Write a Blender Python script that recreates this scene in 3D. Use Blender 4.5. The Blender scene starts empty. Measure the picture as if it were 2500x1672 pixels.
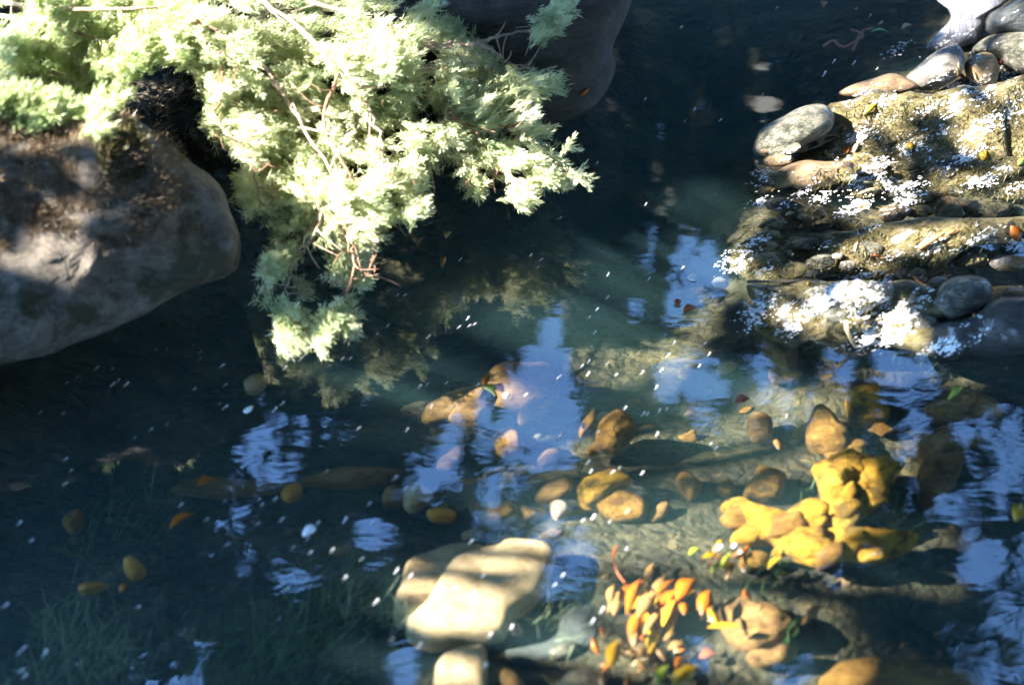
import bpy, math, random
import numpy as np
from mathutils import Vector, noise
from mathutils.bvhtree import BVHTree

R = math.radians
SC = bpy.context.scene
COL = SC.collection
rng = np.random.default_rng(7)
random.seed(7)

# ------------------------------------------------------------------ camera model
CAM = np.array([0., -4., 4.])
RT = np.array([1., 0., 0.]); FW = np.array([0., .70710678, -.70710678]); UP = np.array([0., .70710678, .70710678])
SUN = np.array([-.78, -.14, .60]); SUN /= np.linalg.norm(SUN)
K = .72 / 2500

def ray(p):
    return FW + RT * ((p[0] - 1250) * K) + UP * (-(p[1] - 836) * K)
def at(p, z=0.):
    d = ray(p); return CAM + d * ((z - CAM[2]) / d[2])
def proj(Q):
    V = np.asarray(Q, float) - CAM
    w = V @ FW
    w = np.where(np.abs(w) < 1e-6, 1e-6, w)
    return np.stack([1250 + (V @ RT) / w / K, 836 - (V @ UP) / w / K], -1)
def T(c, r, *xy):                       # places measured on an enlarged ninth of the photograph
    ox, oy = (0, 825, 1650)[c], (0, 556, 1112)[r]
    return [(ox + x / 2.759, oy + y / 2.759) for x, y in xy]
def T1(c, r, x, y): return T(c, r, (x, y))[0]

def smooth(poly, n=6):
    P = np.array(poly, float); m = len(P); out = []
    for i in range(m):
        a, b, c, d = P[i - 1], P[i], P[(i + 1) % m], P[(i + 2) % m]
        for k in range(n):
            t = k / n
            out.append(.5 * ((2 * b) + (c - a) * t + (2 * a - 5 * b + 4 * c - d) * t * t + (3 * b - a - 3 * c + d) * t ** 3))
    return np.array(out)
def inside(pts, poly):
    P = np.asarray(poly, float); x, y = pts[:, 0], pts[:, 1]
    r = np.zeros(len(pts), bool); j = len(P) - 1
    for i in range(len(P)):
        xi, yi = P[i]; xj, yj = P[j]
        c = (yi > y) != (yj > y)
        with np.errstate(divide='ignore', invalid='ignore'):
            r ^= c & (x < (xj - xi) * (y - yi) / (yj - yi + 1e-12) + xi)
        j = i
    return r
def inside_any(pts, polys):
    r = np.zeros(len(pts), bool)
    for p in polys: r |= inside(pts, p)
    return r
def n3(v, s, seed=0.):
    return noise.noise(Vector((v[0] * s + seed, v[1] * s - seed * 1.7, v[2] * s + seed * .6)))

# ------------------------------------------------------------------ objects
def obj(name, me, mat=None, parent=None):
    if mat is not None: me.materials.append(mat)
    o = bpy.data.objects.new(name, me); COL.objects.link(o)
    if parent is not None: o.parent = parent
    return o
def mesh(name, verts, faces, sm=False):
    me = bpy.data.meshes.new(name)
    verts = np.asarray(verts, np.float32).reshape(-1, 3)
    if isinstance(faces, np.ndarray):
        n, k = faces.shape
        me.vertices.add(len(verts)); me.vertices.foreach_set('co', verts.ravel())
        me.loops.add(n * k); me.loops.foreach_set('vertex_index', faces.ravel().astype(np.int32))
        me.polygons.add(n); me.polygons.foreach_set('loop_start', np.arange(0, n * k, k, dtype=np.int32))
        me.polygons.foreach_set('loop_total', np.full(n, k, np.int32))
        me.update(calc_edges=True); me.validate()
    else:
        me.from_pydata([tuple(map(float, v)) for v in verts], [], faces); me.update()
    if sm: me.polygons.foreach_set('use_smooth', np.ones(len(me.polygons), bool))
    return me
def tag(o, label, cat=None, group=None, kind=None):
    o['label'] = label
    if cat: o['category'] = cat
    if group: o['group'] = group
    if kind: o['kind'] = kind
    return o
def empty(name, loc):
    o = bpy.data.objects.new(name, None); COL.objects.link(o); o.location = loc; o.empty_display_size = .1
    return o

# ------------------------------------------------------------------ materials
def newmat(name):
    m = bpy.data.materials.new(name); m.use_nodes = True
    nt = m.node_tree; nt.nodes.clear()
    out = nt.nodes.new('ShaderNodeOutputMaterial')
    return m, nt, out
def N(nt, t, **kw):
    n = nt.nodes.new(t)
    for k, v in kw.items():
        if k[0] == '_': n.inputs[k[1:].replace('_', ' ')].default_value = v
        else: setattr(n, k, v)
    return n
def coords(nt, scale=(1, 1, 1), rot=(0, 0, 0)):
    g = nt.nodes.new('ShaderNodeNewGeometry')
    mp = nt.nodes.new('ShaderNodeMapping'); mp.inputs['Scale'].default_value = scale; mp.inputs['Rotation'].default_value = rot
    nt.links.new(g.outputs['Position'], mp.inputs['Vector']); return mp.outputs['Vector']
def nz(nt, vec, scale, detail=5, rough=.6, dist=0.):
    n = N(nt, 'ShaderNodeTexNoise', _Scale=scale, _Detail=detail, _Roughness=rough, _Distortion=dist)
    nt.links.new(vec, n.inputs['Vector']); return n.outputs['Fac']
def ramp(nt, fac, stops):
    r = nt.nodes.new('ShaderNodeValToRGB'); e = r.color_ramp.elements
    while len(e) < len(stops): e.new(.5)
    for k, (p, c) in enumerate(stops):
        e[k].position = p; e[k].color = (*c, 1) if len(c) == 3 else c
    nt.links.new(fac, r.inputs['Fac']); return r.outputs['Color']
def mixc(nt, fac, a, b):
    m = nt.nodes.new('ShaderNodeMix'); m.data_type = 'RGBA'
    nt.links.new(fac, m.inputs[0]); nt.links.new(a, m.inputs[6]); nt.links.new(b, m.inputs[7]); return m.outputs[2]
def bump(nt, h, strength=.5, dist=.02):
    b = N(nt, 'ShaderNodeBump', _Strength=strength, _Distance=dist); nt.links.new(h, b.inputs['Height']); return b.outputs['Normal']

GRAIN = (0, 0, R(-38))                   # bedding direction of the stone and the lie of the moss in the current
def stone_mat(name, stops, scale=6, rough=.8, bs=.6, grain=(1, 3, 2), wet=0., spots=None, tide=None, crack=0.):
    m, nt, out = newmat(name)
    v = coords(nt, grain, GRAIN)
    a = nz(nt, v, scale, 8, .7)
    b = nz(nt, v, scale * 5.3, 5, .7)
    mx = N(nt, 'ShaderNodeMath', operation='MULTIPLY_ADD'); nt.links.new(b, mx.inputs[0]); mx.inputs[1].default_value = .45
    nt.links.new(a, mx.inputs[2])
    sb = N(nt, 'ShaderNodeMath', operation='SUBTRACT'); nt.links.new(mx.outputs[0], sb.inputs[0]); sb.inputs[1].default_value = .22
    c = ramp(nt, sb.outputs[0], stops)
    if spots:
        s = nz(nt, coords(nt, (1, 1, 1)), spots[0], 4, .65)
        f = ramp(nt, s, [(spots[1], (0, 0, 0)), (spots[1] + .08, (1, 1, 1))])
        rgb = nt.nodes.new('ShaderNodeRGB'); rgb.outputs[0].default_value = (*spots[2], 1)
        c = mixc(nt, f, c, rgb.outputs[0])
    if crack:
        vo = nt.nodes.new('ShaderNodeTexVoronoi'); vo.feature = 'DISTANCE_TO_EDGE'; vo.inputs['Scale'].default_value = crack
        wv_ = nt.nodes.new('ShaderNodeTexNoise'); wv_.inputs['Scale'].default_value = 4.; wv_.inputs['Detail'].default_value = 6
        nt.links.new(coords(nt), wv_.inputs['Vector'])
        av_ = N(nt, 'ShaderNodeVectorMath', operation='MULTIPLY_ADD'); nt.links.new(wv_.outputs['Color'], av_.inputs[0]); av_.inputs[1].default_value = (.5, .5, .5); nt.links.new(v, av_.inputs[2])
        nt.links.new(av_.outputs[0], vo.inputs['Vector'])
        f = ramp(nt, vo.outputs['Distance'], [(.0, (.35, .35, .35)), (.010, (0, 0, 0))])
        rgb3 = nt.nodes.new('ShaderNodeRGB'); rgb3.outputs[0].default_value = (.02, .017, .012, 1)
        c = mixc(nt, f, c, rgb3.outputs[0])
        sb2 = N(nt, 'ShaderNodeMath', operation='MULTIPLY_ADD'); nt.links.new(f, sb2.inputs[0]); sb2.inputs[1].default_value = -.5; nt.links.new(mx.outputs[0], sb2.inputs[2]); mx = sb2
    if tide:                              # damp stain that follows the water line
        sx = nt.nodes.new('ShaderNodeSeparateXYZ'); ge = nt.nodes.new('ShaderNodeNewGeometry'); nt.links.new(ge.outputs['Position'], sx.inputs[0])
        w_ = nz(nt, coords(nt), 5, 4, .6)
        ma = N(nt, 'ShaderNodeMath', operation='MULTIPLY_ADD'); nt.links.new(w_, ma.inputs[0]); ma.inputs[1].default_value = -.16; nt.links.new(sx.outputs[2], ma.inputs[2])
        f = ramp(nt, ma.outputs[0], [(0., (1, 1, 1)), (tide, (0, 0, 0))])
        rgb2 = nt.nodes.new('ShaderNodeRGB'); rgb2.outputs[0].default_value = (.022, .02, .016, 1)
        c = mixc(nt, f, c, rgb2.outputs[0])
    p = N(nt, 'ShaderNodeBsdfPrincipled', _Roughness=rough)
    p.inputs['Specular IOR Level'].default_value = .35
    if wet: p.inputs['Coat Weight'].default_value = wet; p.inputs['Coat Roughness'].default_value = .12
    nt.links.new(c, p.inputs['Base Color'])
    nt.links.new(bump(nt, mx.outputs[0], bs, .03), p.inputs['Normal'])
    nt.links.new(p.outputs[0], out.inputs['Surface'])
    return m
def leafy_mat(name, c1, c2, c3, trans=.45, scale=9., rough=.5):
    m, nt, out = newmat(name)
    v = coords(nt)
    c = ramp(nt, nz(nt, v, scale, 4, .65), [(.3, c1), (.5, c2), (.7, c3)])
    d = N(nt, 'ShaderNodeBsdfDiffuse'); t = N(nt, 'ShaderNodeBsdfTranslucent'); g = N(nt, 'ShaderNodeBsdfGlossy', _Roughness=rough)
    nt.links.new(c, d.inputs[0]); nt.links.new(c, t.inputs[0])
    m1 = N(nt, 'ShaderNodeMixShader', _0=trans) if False else nt.nodes.new('ShaderNodeMixShader')
    m1.inputs[0].default_value = trans
    nt.links.new(d.outputs[0], m1.inputs[1]); nt.links.new(t.outputs[0], m1.inputs[2])
    m2 = nt.nodes.new('ShaderNodeMixShader'); m2.inputs[0].default_value = .04
    nt.links.new(m1.outputs[0], m2.inputs[1]); nt.links.new(g.outputs[0], m2.inputs[2])
    nt.links.new(m2.outputs[0], out.inputs['Surface'])
    return m

M = {}
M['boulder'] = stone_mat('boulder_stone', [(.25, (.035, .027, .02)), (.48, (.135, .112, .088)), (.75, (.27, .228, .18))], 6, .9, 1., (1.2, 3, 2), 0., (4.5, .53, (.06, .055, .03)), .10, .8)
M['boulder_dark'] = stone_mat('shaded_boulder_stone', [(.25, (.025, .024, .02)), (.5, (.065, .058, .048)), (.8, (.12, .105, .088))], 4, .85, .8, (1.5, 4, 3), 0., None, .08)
M['speckled'] = stone_mat('speckled_stone', [(.32, (.012, .015, .011)), (.47, (.08, .078, .055)), (.6, (.21, .19, .145)), (.8, (.38, .34, .29))], 11, .6, .9, (1, 2.5, 2), .25)
M['pale'] = stone_mat('pale_stone', [(.28, (.04, .036, .032)), (.48, (.20, .178, .15)), (.75, (.38, .34, .30))], 9, .7, .8, (1, 2.5, 2), .2)
M['brown'] = stone_mat('brown_stone', [(.3, (.05, .035, .02)), (.55, (.20, .13, .07)), (.8, (.30, .21, .10))], 8, .6, .7, (1, 2.5, 2), .2)
M['black'] = stone_mat('wet_dark_stone', [(.35, (.012, .014, .014)), (.6, (.045, .048, .048)), (.85, (.12, .115, .11))], 9, .5, .8, (1, 2.5, 2), .4)
M['mossy'] = stone_mat('mossy_shelf_stone', [(.24, (.012, .014, .008)), (.38, (.065, .055, .022)), (.5, (.17, .135, .055)), (.64, (.27, .215, .11)), (.84, (.42, .37, .28))], 8, .5, 1.3, (1, 2.8, 2), .5, (7, .585, (.028, .027, .016)))
M['gold'] = stone_mat('golden_stone', [(.25, (.10, .045, .006)), (.46, (.34, .18, .012)), (.62, (.52, .31, .03)), (.85, (.66, .46, .11))], 9, 1., 1.3, (1, 2.8, 2), 0., (9, .54, (.13, .08, .014)))
M['amber'] = stone_mat('amber_stone', [(.25, (.05, .022, .006)), (.5, (.22, .11, .018)), (.75, (.42, .24, .05))], 9, 1., 1.2, (1, 2.8, 2), 0., (9, .58, (.07, .05, .018)))
M['cream'] = stone_mat('cream_stone', [(.22, (.16, .10, .045)), (.48, (.32, .235, .12)), (.8, (.46, .36, .21))], 6, .85, .6, (1, 2, 2))
M['tan'] = stone_mat('tan_stone', [(.25, (.12, .075, .03)), (.5, (.32, .22, .11)), (.8, (.48, .36, .21))], 6, .8, .6, (1, 2.4, 2))
M['umber'] = stone_mat('umber_stone', [(.3, (.05, .025, .008)), (.55, (.19, .105, .03)), (.8, (.36, .22, .07))], 7, .8, .8, (1, 2.4, 2))
M['orange'] = stone_mat('orange_stone', [(.25, (.18, .07, .01)), (.55, (.42, .18, .02)), (.8, (.55, .3, .07))], 8, .8, .5, (1, 2.4, 2))
M['slate'] = stone_mat('blue_grey_stone', [(.25, (.035, .045, .048)), (.5, (.06, .072, .074)), (.8, (.10, .115, .115))], 5, .8, .4, (1, 2.4, 2))
M['bed'] = stone_mat('silty_bed', [(.3, (.010, .011, .007)), (.48, (.035, .032, .018)), (.62, (.07, .058, .03)), (.8, (.16, .12, .06))], 3.5, .9, .8, (1, 2, 1))
def gravel(m):                             # gravel cells of mixed browns over the silt
    nt = m.node_tree; p = next(n for n in nt.nodes if n.type == 'BSDF_PRINCIPLED')
    base = p.inputs['Base Color'].links[0].from_socket
    v = coords(nt, (1, 1.4, 1), GRAIN)
    wn = nt.nodes.new('ShaderNodeTexNoise'); wn.inputs['Scale'].default_value = 9.; wn.inputs['Detail'].default_value = 5; nt.links.new(v, wn.inputs['Vector'])
    wm = N(nt, 'ShaderNodeVectorMath', operation='MULTIPLY_ADD'); nt.links.new(wn.outputs['Color'], wm.inputs[0]); wm.inputs[1].default_value = (.16, .16, .16); nt.links.new(v, wm.inputs[2])
    vo = N(nt, 'ShaderNodeTexVoronoi', _Scale=17., _Randomness=1.); nt.links.new(wm.outputs[0], vo.inputs['Vector'])
    se = nt.nodes.new('ShaderNodeSeparateColor'); nt.links.new(vo.outputs['Color'], se.inputs[0])
    c = ramp(nt, se.outputs[0], [(.0, (.012, .011, .006)), (.4, (.03, .024, .012)), (.75, (.06, .042, .018)), (1., (.13, .09, .04))])
    edge = ramp(nt, vo.outputs['Distance'], [(.25, (1, 1, 1)), (.6, (.12, .12, .12))])
    mu = nt.nodes.new('ShaderNodeMix'); mu.data_type = 'RGBA'; mu.blend_type = 'MULTIPLY'; mu.inputs[0].default_value = 1.
    nt.links.new(c, mu.inputs[6]); nt.links.new(edge, mu.inputs[7])
    f = ramp(nt, nz(nt, coords(nt), 2.2, 4, .6), [(.47, (0, 0, 0)), (.66, (.8, .8, .8))])
    nt.links.new(mixc(nt, f, base, mu.outputs[2]), p.inputs['Base Color'])
    b0 = p.inputs['Normal'].links[0].from_node
    b = N(nt, 'ShaderNodeBump', _Strength=.8, _Distance=.03); b.invert = True
    nt.links.new(vo.outputs['Distance'], b.inputs['Height']); nt.links.new(b0.outputs[0], b.inputs['Normal']); nt.links.new(b.outputs[0], p.inputs['Normal'])
gravel(M['bed'])
M['needle'] = leafy_mat('shrub_needles', (.22, .32, .14), (.62, .66, .38), (.84, .82, .60), .42, 5)
M['needle_lime'] = leafy_mat('lime_needles', (.20, .30, .10), (.54, .62, .30), (.74, .74, .50), .42, 6)
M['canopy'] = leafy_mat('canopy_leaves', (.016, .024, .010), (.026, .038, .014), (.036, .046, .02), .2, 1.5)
M['dark_canopy'] = leafy_mat('evergreen_leaves', (.008, .013, .006), (.014, .020, .008), (.022, .026, .012), .15, 1.5)  # canopy leaf colour darkened to stand in for shade
M['twig'] = stone_mat('pale_twig_bark', [(.3, (.24, .16, .11)), (.6, (.46, .35, .26)), (.85, (.6, .5, .4))], 20, .8, .4, (1, 1, 1))
M['bark'] = stone_mat('tree_bark', [(.3, (.02, .017, .013)), (.6, (.055, .045, .035)), (.85, (.09, .08, .065))], 9, .9, .6, (1, 1, .3))
M['drystem'] = stone_mat('dry_brown_stem', [(.3, (.14, .07, .04)), (.6, (.32, .19, .12)), (.85, (.5, .36, .25))], 22, .8, .4, (1, 1, 1))
M['litter'] = leafy_mat('dead_needle_litter', (.06, .04, .025), (.20, .135, .075), (.38, .27, .17), .2, 7)
M['dead'] = leafy_mat('dead_inner_needles', (.012, .014, .008), (.03, .028, .014), (.06, .045, .025), .05, 7)  # for the dark layer put under the shrubs to block bright reflections
M['moss'] = leafy_mat('olive_moss', (.02, .022, .010), (.10, .088, .030), (.23, .19, .08), .2, 6)
M['foam'] = leafy_mat('white_foam', (.78, .76, .74), (.84, .83, .82), (.88, .87, .87), .2, 9)
M['cascade'] = stone_mat('falling_white_water', [(.3, (.04, .043, .055)), (.5, (.15, .15, .175)), (.75, (.34, .33, .37))], 9, .25, .9, (3, .6, 1), .5)
M['weed_dark'] = leafy_mat('dark_water_weed', (.02, .05, .015), (.06, .13, .03), (.12, .20, .06), .4, 12)
M['weed_pale'] = leafy_mat('pale_water_weed', (.06, .10, .04), (.16, .21, .10), (.32, .35, .2), .4, 12)
def leafmat(n, c): return leafy_mat(n, tuple(x * .75 for x in c), c, tuple(min(1, x * 1.2) for x in c), .35, 30, .3)
M['leaf_orange'] = leafmat('orange_leaf', (.50, .145, .012))
M['leaf_yellow'] = leafmat('yellow_leaf', (.62, .37, .028))
M['leaf_lime'] = leafmat('lime_leaf', (.46, .52, .06))
M['leaf_red'] = leafmat('red_brown_leaf', (.50, .12, .035))
M['leaf_brown'] = leafmat('brown_leaf', (.40, .22, .08))
M['leaf_cream'] = leafmat('cream_leaf', (.56, .43, .25))
M['leaf_green'] = leafmat('green_leaf', (.14, .42, .16))

def water_mat():
    m, nt, out = newmat('turbid_stream_water')
    v = coords(nt, (1.0, 2.2, 1), (0, 0, R(-35)))
    h1 = nz(nt, v, 2.2, 3, .5, .4); h2 = nz(nt, coords(nt, (1.3, 1, 1)), 13, 2, .5)
    ad = N(nt, 'ShaderNodeMath', operation='MULTIPLY_ADD'); nt.links.new(h2, ad.inputs[0]); ad.inputs[1].default_value = .07; nt.links.new(h1, ad.inputs[2])
    nrm = bump(nt, ad.outputs[0], .06, .022)
    # the same reflectance on both faces (Schlick), so that light also leaves the water
    ge = nt.nodes.new('ShaderNodeNewGeometry'); dt = N(nt, 'ShaderNodeVectorMath', operation='DOT_PRODUCT')
    nt.links.new(ge.outputs['Incoming'], dt.inputs[0]); nt.links.new(nrm, dt.inputs[1])
    def mth(op, a, b=None):
        m_ = N(nt, 'ShaderNodeMath', operation=op)
        for i, v_ in enumerate((a, b)):
            if v_ is None: continue
            if isinstance(v_, (int, float)): m_.inputs[i].default_value = v_
            else: nt.links.new(v_, m_.inputs[i])
        return m_.outputs[0]
    c_ = mth('ABSOLUTE', dt.outputs['Value']); f0 = ((WATER_IOR - 1) / (WATER_IOR + 1)) ** 2
    fr_ = mth('ADD', mth('MULTIPLY', mth('POWER', mth('SUBTRACT', 1., c_), 5.), 1 - f0), f0)
    g = N(nt, 'ShaderNodeBsdfGlossy', _Roughness=.0); nt.links.new(nrm, g.inputs['Normal'])
    t = N(nt, 'ShaderNodeBsdfTransparent'); t.inputs[0].default_value = (1, 1, 1, 1)
    mx = nt.nodes.new('ShaderNodeMixShader')
    nt.links.new(fr_, mx.inputs[0]); nt.links.new(t.outputs[0], mx.inputs[1]); nt.links.new(g.outputs[0], mx.inputs[2])
    nt.links.new(mx.outputs[0], out.inputs['Surface'])
    ab = N(nt, 'ShaderNodeVolumeAbsorption', _Density=VOL_ABS); ab.inputs[0].default_value = (.55, .72, .52, 1)
    vs = N(nt, 'ShaderNodeVolumeScatter', _Density=VOL_SCAT, _Anisotropy=.2); vs.inputs[0].default_value = (.34, .74, .80, 1)
    av = nt.nodes.new('ShaderNodeAddShader'); nt.links.new(ab.outputs[0], av.inputs[0]); nt.links.new(vs.outputs[0], av.inputs[1])
    nt.links.new(av.outputs[0], out.inputs['Volume'])
    return m
WATER_IOR, VOL_ABS, VOL_SCAT = 1.8, .65, .19
M['water'] = water_mat()

# ------------------------------------------------------------------ shape tools
ROCKS = []                               # everything solid that something may rest on
def rock(name, label, poly, zc, thick, mat, p=2.6, amp=.05, seed=None, cat='rock', group=None, ns=2.5, rings=9, kind=None, parent=None, sil=.35, lie=0.):
    seed = rng.uniform(0, 50) if seed is None else seed
    S = smooth(poly, 6 if len(poly) < 12 else 5); c = S.mean(0)
    C3 = at(c, zc); n = CAM - C3; n /= np.linalg.norm(n); n = n * (1 - lie) + np.array([0, 0, 1.]) * lie; n /= np.linalg.norm(n)
    O = []
    for s in S:
        d = ray(s); O.append(CAM + d * (((C3 - CAM) @ n) / (d @ n)) - C3)
    O = np.array(O); m = len(O)
    size = np.abs(O).max()
    vs = [n * thick]; lay = []
    fr = [math.sin(math.pi / 2 * k / rings) for k in range(1, rings + 1)]
    front = [(f, (max(0, 1 - f ** p)) ** (1 / p)) for f in fr]
    back = [(f, -(max(0, 1 - f ** p)) ** (1 / p)) for f in reversed(fr[:-1])]
    for f, dep in front + back:
        for o in O: vs.append(o * f + n * thick * dep)
    vs.append(-n * thick)
    V = np.array(vs); L = np.linalg.norm(V, axis=1, keepdims=True) + 1e-9
    D = V / L
    for i in range(len(V)):
        w = V[i] + C3
        a = noise.fractal(Vector(w * ns + seed), 1.0, 2.1, 5) * amp
        a += abs(n3(w, ns * .45, seed)) * amp * 1.1 - amp * .4
        ff = abs(D[i] @ n)
        V[i] += (n * (.35 + .65 * ff) * a * (1 if D[i] @ n > -.1 else -1) + D[i] * a * sil) * min(1, thick * 5)
    V += C3
    nr = len(front) + len(back); F = []
    for j in range(m): F.append((0, 1 + j, 1 + (j + 1) % m))
    for k in range(nr - 1):
        b = 1 + k * m
        for j in range(m): F.append((b + j, b + m + j, b + m + (j + 1) % m, b + (j + 1) % m))
    b = 1 + (nr - 1) * m; e = len(V) - 1
    for j in range(m): F.append((b + j, e, b + (j + 1) % m))
    o = obj(name, mesh(name, V, F, True), mat, parent)
    if parent is None: tag(o, label, cat, group, kind)
    ROCKS.append(BVHTree.FromPolygons([Vector(v) for v in V], F))
    o['_v'] = 0; del o['_v']
    return o

def hit(p, z=0.):                        # the first solid surface (or water level z) seen along this line
    d = Vector(ray(p)).normalized(); best = None; bn = Vector((0, 0, 1))
    for b in ROCKS:
        h = b.ray_cast(Vector(CAM), d)
        if h[0] is not None and (best is None or h[3] < best[3]): best = h
    w = Vector(at(p, z))
    if best is None or (w - Vector(CAM)).length < best[3]: return w, bn
    nn = best[1]
    if nn.dot(d) > 0: nn = -nn
    return best[0], nn

def tube(pts, r0, r1, n=6, wob=0.):
    P = np.array(pts, float); V = []; F = []
    for i, p in enumerate(P):
        t = P[min(i + 1, len(P) - 1)] - P[max(i - 1, 0)]; t /= np.linalg.norm(t) + 1e-9
        a = np.cross(t, [.3, .2, .93]); a /= np.linalg.norm(a) + 1e-9; b = np.cross(t, a)
        r = r0 + (r1 - r0) * i / (len(P) - 1)
        if wob: r *= 1 + rng.uniform(-wob, wob)
        for k in range(n):
            th = 2 * math.pi * k / n; V.append(p + (a * math.cos(th) + b * math.sin(th)) * r)
    for i in range(len(P) - 1):
        for k in range(n):
            F.append((i * n + k, i * n + (k + 1) % n, (i + 1) * n + (k + 1) % n, (i + 1) * n + k))
    F.append(tuple(range(n - 1, -1, -1))); F.append(tuple((len(P) - 1) * n + k for k in range(n)))
    return V, F
def curve(pts, n=5, wob=0.):
    P = np.array(pts, float); out = []
    for i in range(len(P) - 1):
        a, b, c, d = P[max(i - 1, 0)], P[i], P[i + 1], P[min(i + 2, len(P) - 1)]
        for k in range(n):
            t = k / n
            out.append(.5 * (2 * b + (c - a) * t + (2 * a - 5 * b + 4 * c - d) * t * t + (3 * b - a - 3 * c + d) * t ** 3) + rng.normal(0, wob, 3) * (1 if wob else 0))
    out.append(P[-1]); return np.array(out)
def merge(parts):
    V, F = [], []
    for v, f in parts:
        b = len(V); V.extend(list(v)); F.extend([tuple(i + b for i in x) for x in f])
    return V, F
def unit(a): return a / (np.linalg.norm(a, axis=-1, keepdims=True) + 1e-9)
def cards(P, A, B):                      # one diamond-shaped leaf per point: P centre, A half length, B half width
    n = len(P)
    V = np.stack([P - A, P - A * .1 + B, P + A, P - A * .1 - B], 1).reshape(-1, 3)
    return V, np.arange(n * 4).reshape(n, 4)
def blades(P, D, W, bend=.3, down=0.):          # tapering two-segment blades from root P along D, half width W
    n = len(P); L = np.linalg.norm(D, axis=1, keepdims=True)
    rnd = unit(rng.normal(size=(n, 3))); S = unit(np.cross(D, rnd)) * W
    mid = P + D * .55 + rnd * L * bend * .25
    tip = P + D + rnd * L * bend * .5
    tip[:, 2] -= down * L[:, 0]
    V = np.stack([P - S * .6, P + S * .6, mid + S, mid - S, tip + S * .15, tip - S * .15], 1).reshape(-1, 3)
    b = np.arange(n)[:, None] * 6
    F = np.concatenate([b + np.array([0, 1, 2, 3]), b + np.array([3, 2, 4, 5])], 0)
    return V, F

# ------------------------------------------------------------------ ground under everything
ctrl = [((300, 300), .25), ((0, 0), .6), ((700, 100), .45), ((1300, 60), .2), ((1500, 60), -.25), ((-400, 900), .1),
        ((700, 700), -.5), ((1000, 560), -.55), ((1500, 400), -.6), ((1700, 150), -.5), ((1700, 550), -.5), ((300, 1050), -.42), ((900, 950), -.43),
        ((200, 1400), -.36), ((700, 1550), -.33), ((1200, 1100), -.31), ((1450, 1150), -.29), ((1000, 1250), -.31), ((1200, 1450), -.27), ((1600, 1000), -.31), ((1800, 1050), -.29), ((1600, 1350), -.25), ((1600, 1550), -.24),
        ((1950, 1250), -.23), ((1850, 1370), -.25), ((2100, 1280), -.25), ((2300, 1050), -.32), ((2080, 1020), -.29), ((2350, 1500), -.5), ((2000, 1650), -.3), ((2050, 330), -.1), ((2300, 450), -.06), ((1950, 550), -.14),
        ((2300, 650), -.12), ((1690, 680), -.45), ((1600, 790), -.48), ((1760, 860), -.45), ((1350, 780), -.52), ((1780, 760), -.3), ((2000, 700), -.16), ((2450, 100), .05), ((2200, 60), -.1), ((2300, 850), -.3)]
CP = np.array([at(p, 0)[:2] for p, _ in ctrl] + [(-6, -1), (-6, 4), (-3, 6), (0, 6.5), (4, 6), (6, 3), (6, -1), (0, -4), (-4, -4), (4, -4)])
CZ = np.array([z for _, z in ctrl] + [.5, 1., .8, .7, .8, .7, .4, .3, .4, .4])
def ground_z(x, y):
    d = (CP[:, 0] - x) ** 2 + (CP[:, 1] - y) ** 2 + .02
    w = 1 / d ** 1.6
    z = float((w * CZ).sum() / w.sum())
    r = math.hypot(x, y - .5)
    if r > 6: z += (r - 6) * .12
    return z + noise.fractal(Vector((x * 1.7, y * 1.7, 3.)), 1., 2., 5) * .045
ax = np.concatenate([np.linspace(-45, -4.5, 16)[:-1], np.linspace(-4.5, 4.5, 110), np.linspace(4.5, 45, 16)[1:]])
V = []; n = len(ax)
for y in ax:
    for x in ax: V.append((x, y + .5, ground_z(x, y + .5)))
F = [(j * n + i, j * n + i + 1, (j + 1) * n + i + 1, (j + 1) * n + i) for j in range(n - 1) for i in range(n - 1)]
g = tag(obj('streambed', mesh('streambed', V, F, True), M['bed']), 'dark silty streambed rising to earth banks', 'ground', None, 'structure')
ROCKS.append(BVHTree.FromPolygons([Vector(v) for v in V], F))

# ------------------------------------------------------------------ water: a closed body, its top at level 0
W0, W1, W2, W3, ZB = -7., 7., -4.5, 7.5, -1.3
wv = [(x, y, z) for z in (ZB, 0) for x, y in ((W0, W2), (W1, W2), (W1, W3), (W0, W3))]
wf = [(3, 2, 1, 0), (4, 5, 6, 7), (0, 1, 5, 4), (1, 2, 6, 5), (2, 3, 7, 6), (3, 0, 4, 7)]
tag(obj('water', mesh('water', wv, wf), M['water']), 'clear greenish stream water mirroring blue sky', 'water', None, 'structure')

# ------------------------------------------------------------------ boulders above the water
b1 = rock('boulder', 'huge grey brown boulder littered with dead needles below the shrub', [(-500, 200), (0, 230), (280, 270), (450, 370), (530, 450), (562, 530), (578, 640), (552, 676), (450, 705), (350, 762), (200, 832), (0, 890), (-500, 990)],
          .38, .34, M['boulder'], 3.4, .10, 3., 'boulder', None, 2.6, 30)
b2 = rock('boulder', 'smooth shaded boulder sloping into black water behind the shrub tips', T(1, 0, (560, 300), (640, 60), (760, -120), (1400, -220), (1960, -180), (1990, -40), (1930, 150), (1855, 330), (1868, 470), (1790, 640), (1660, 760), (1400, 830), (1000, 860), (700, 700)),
          .30, .34, M['boulder_dark'], 3.2, .04, 9., 'boulder', None, 1.5, 16)

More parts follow.
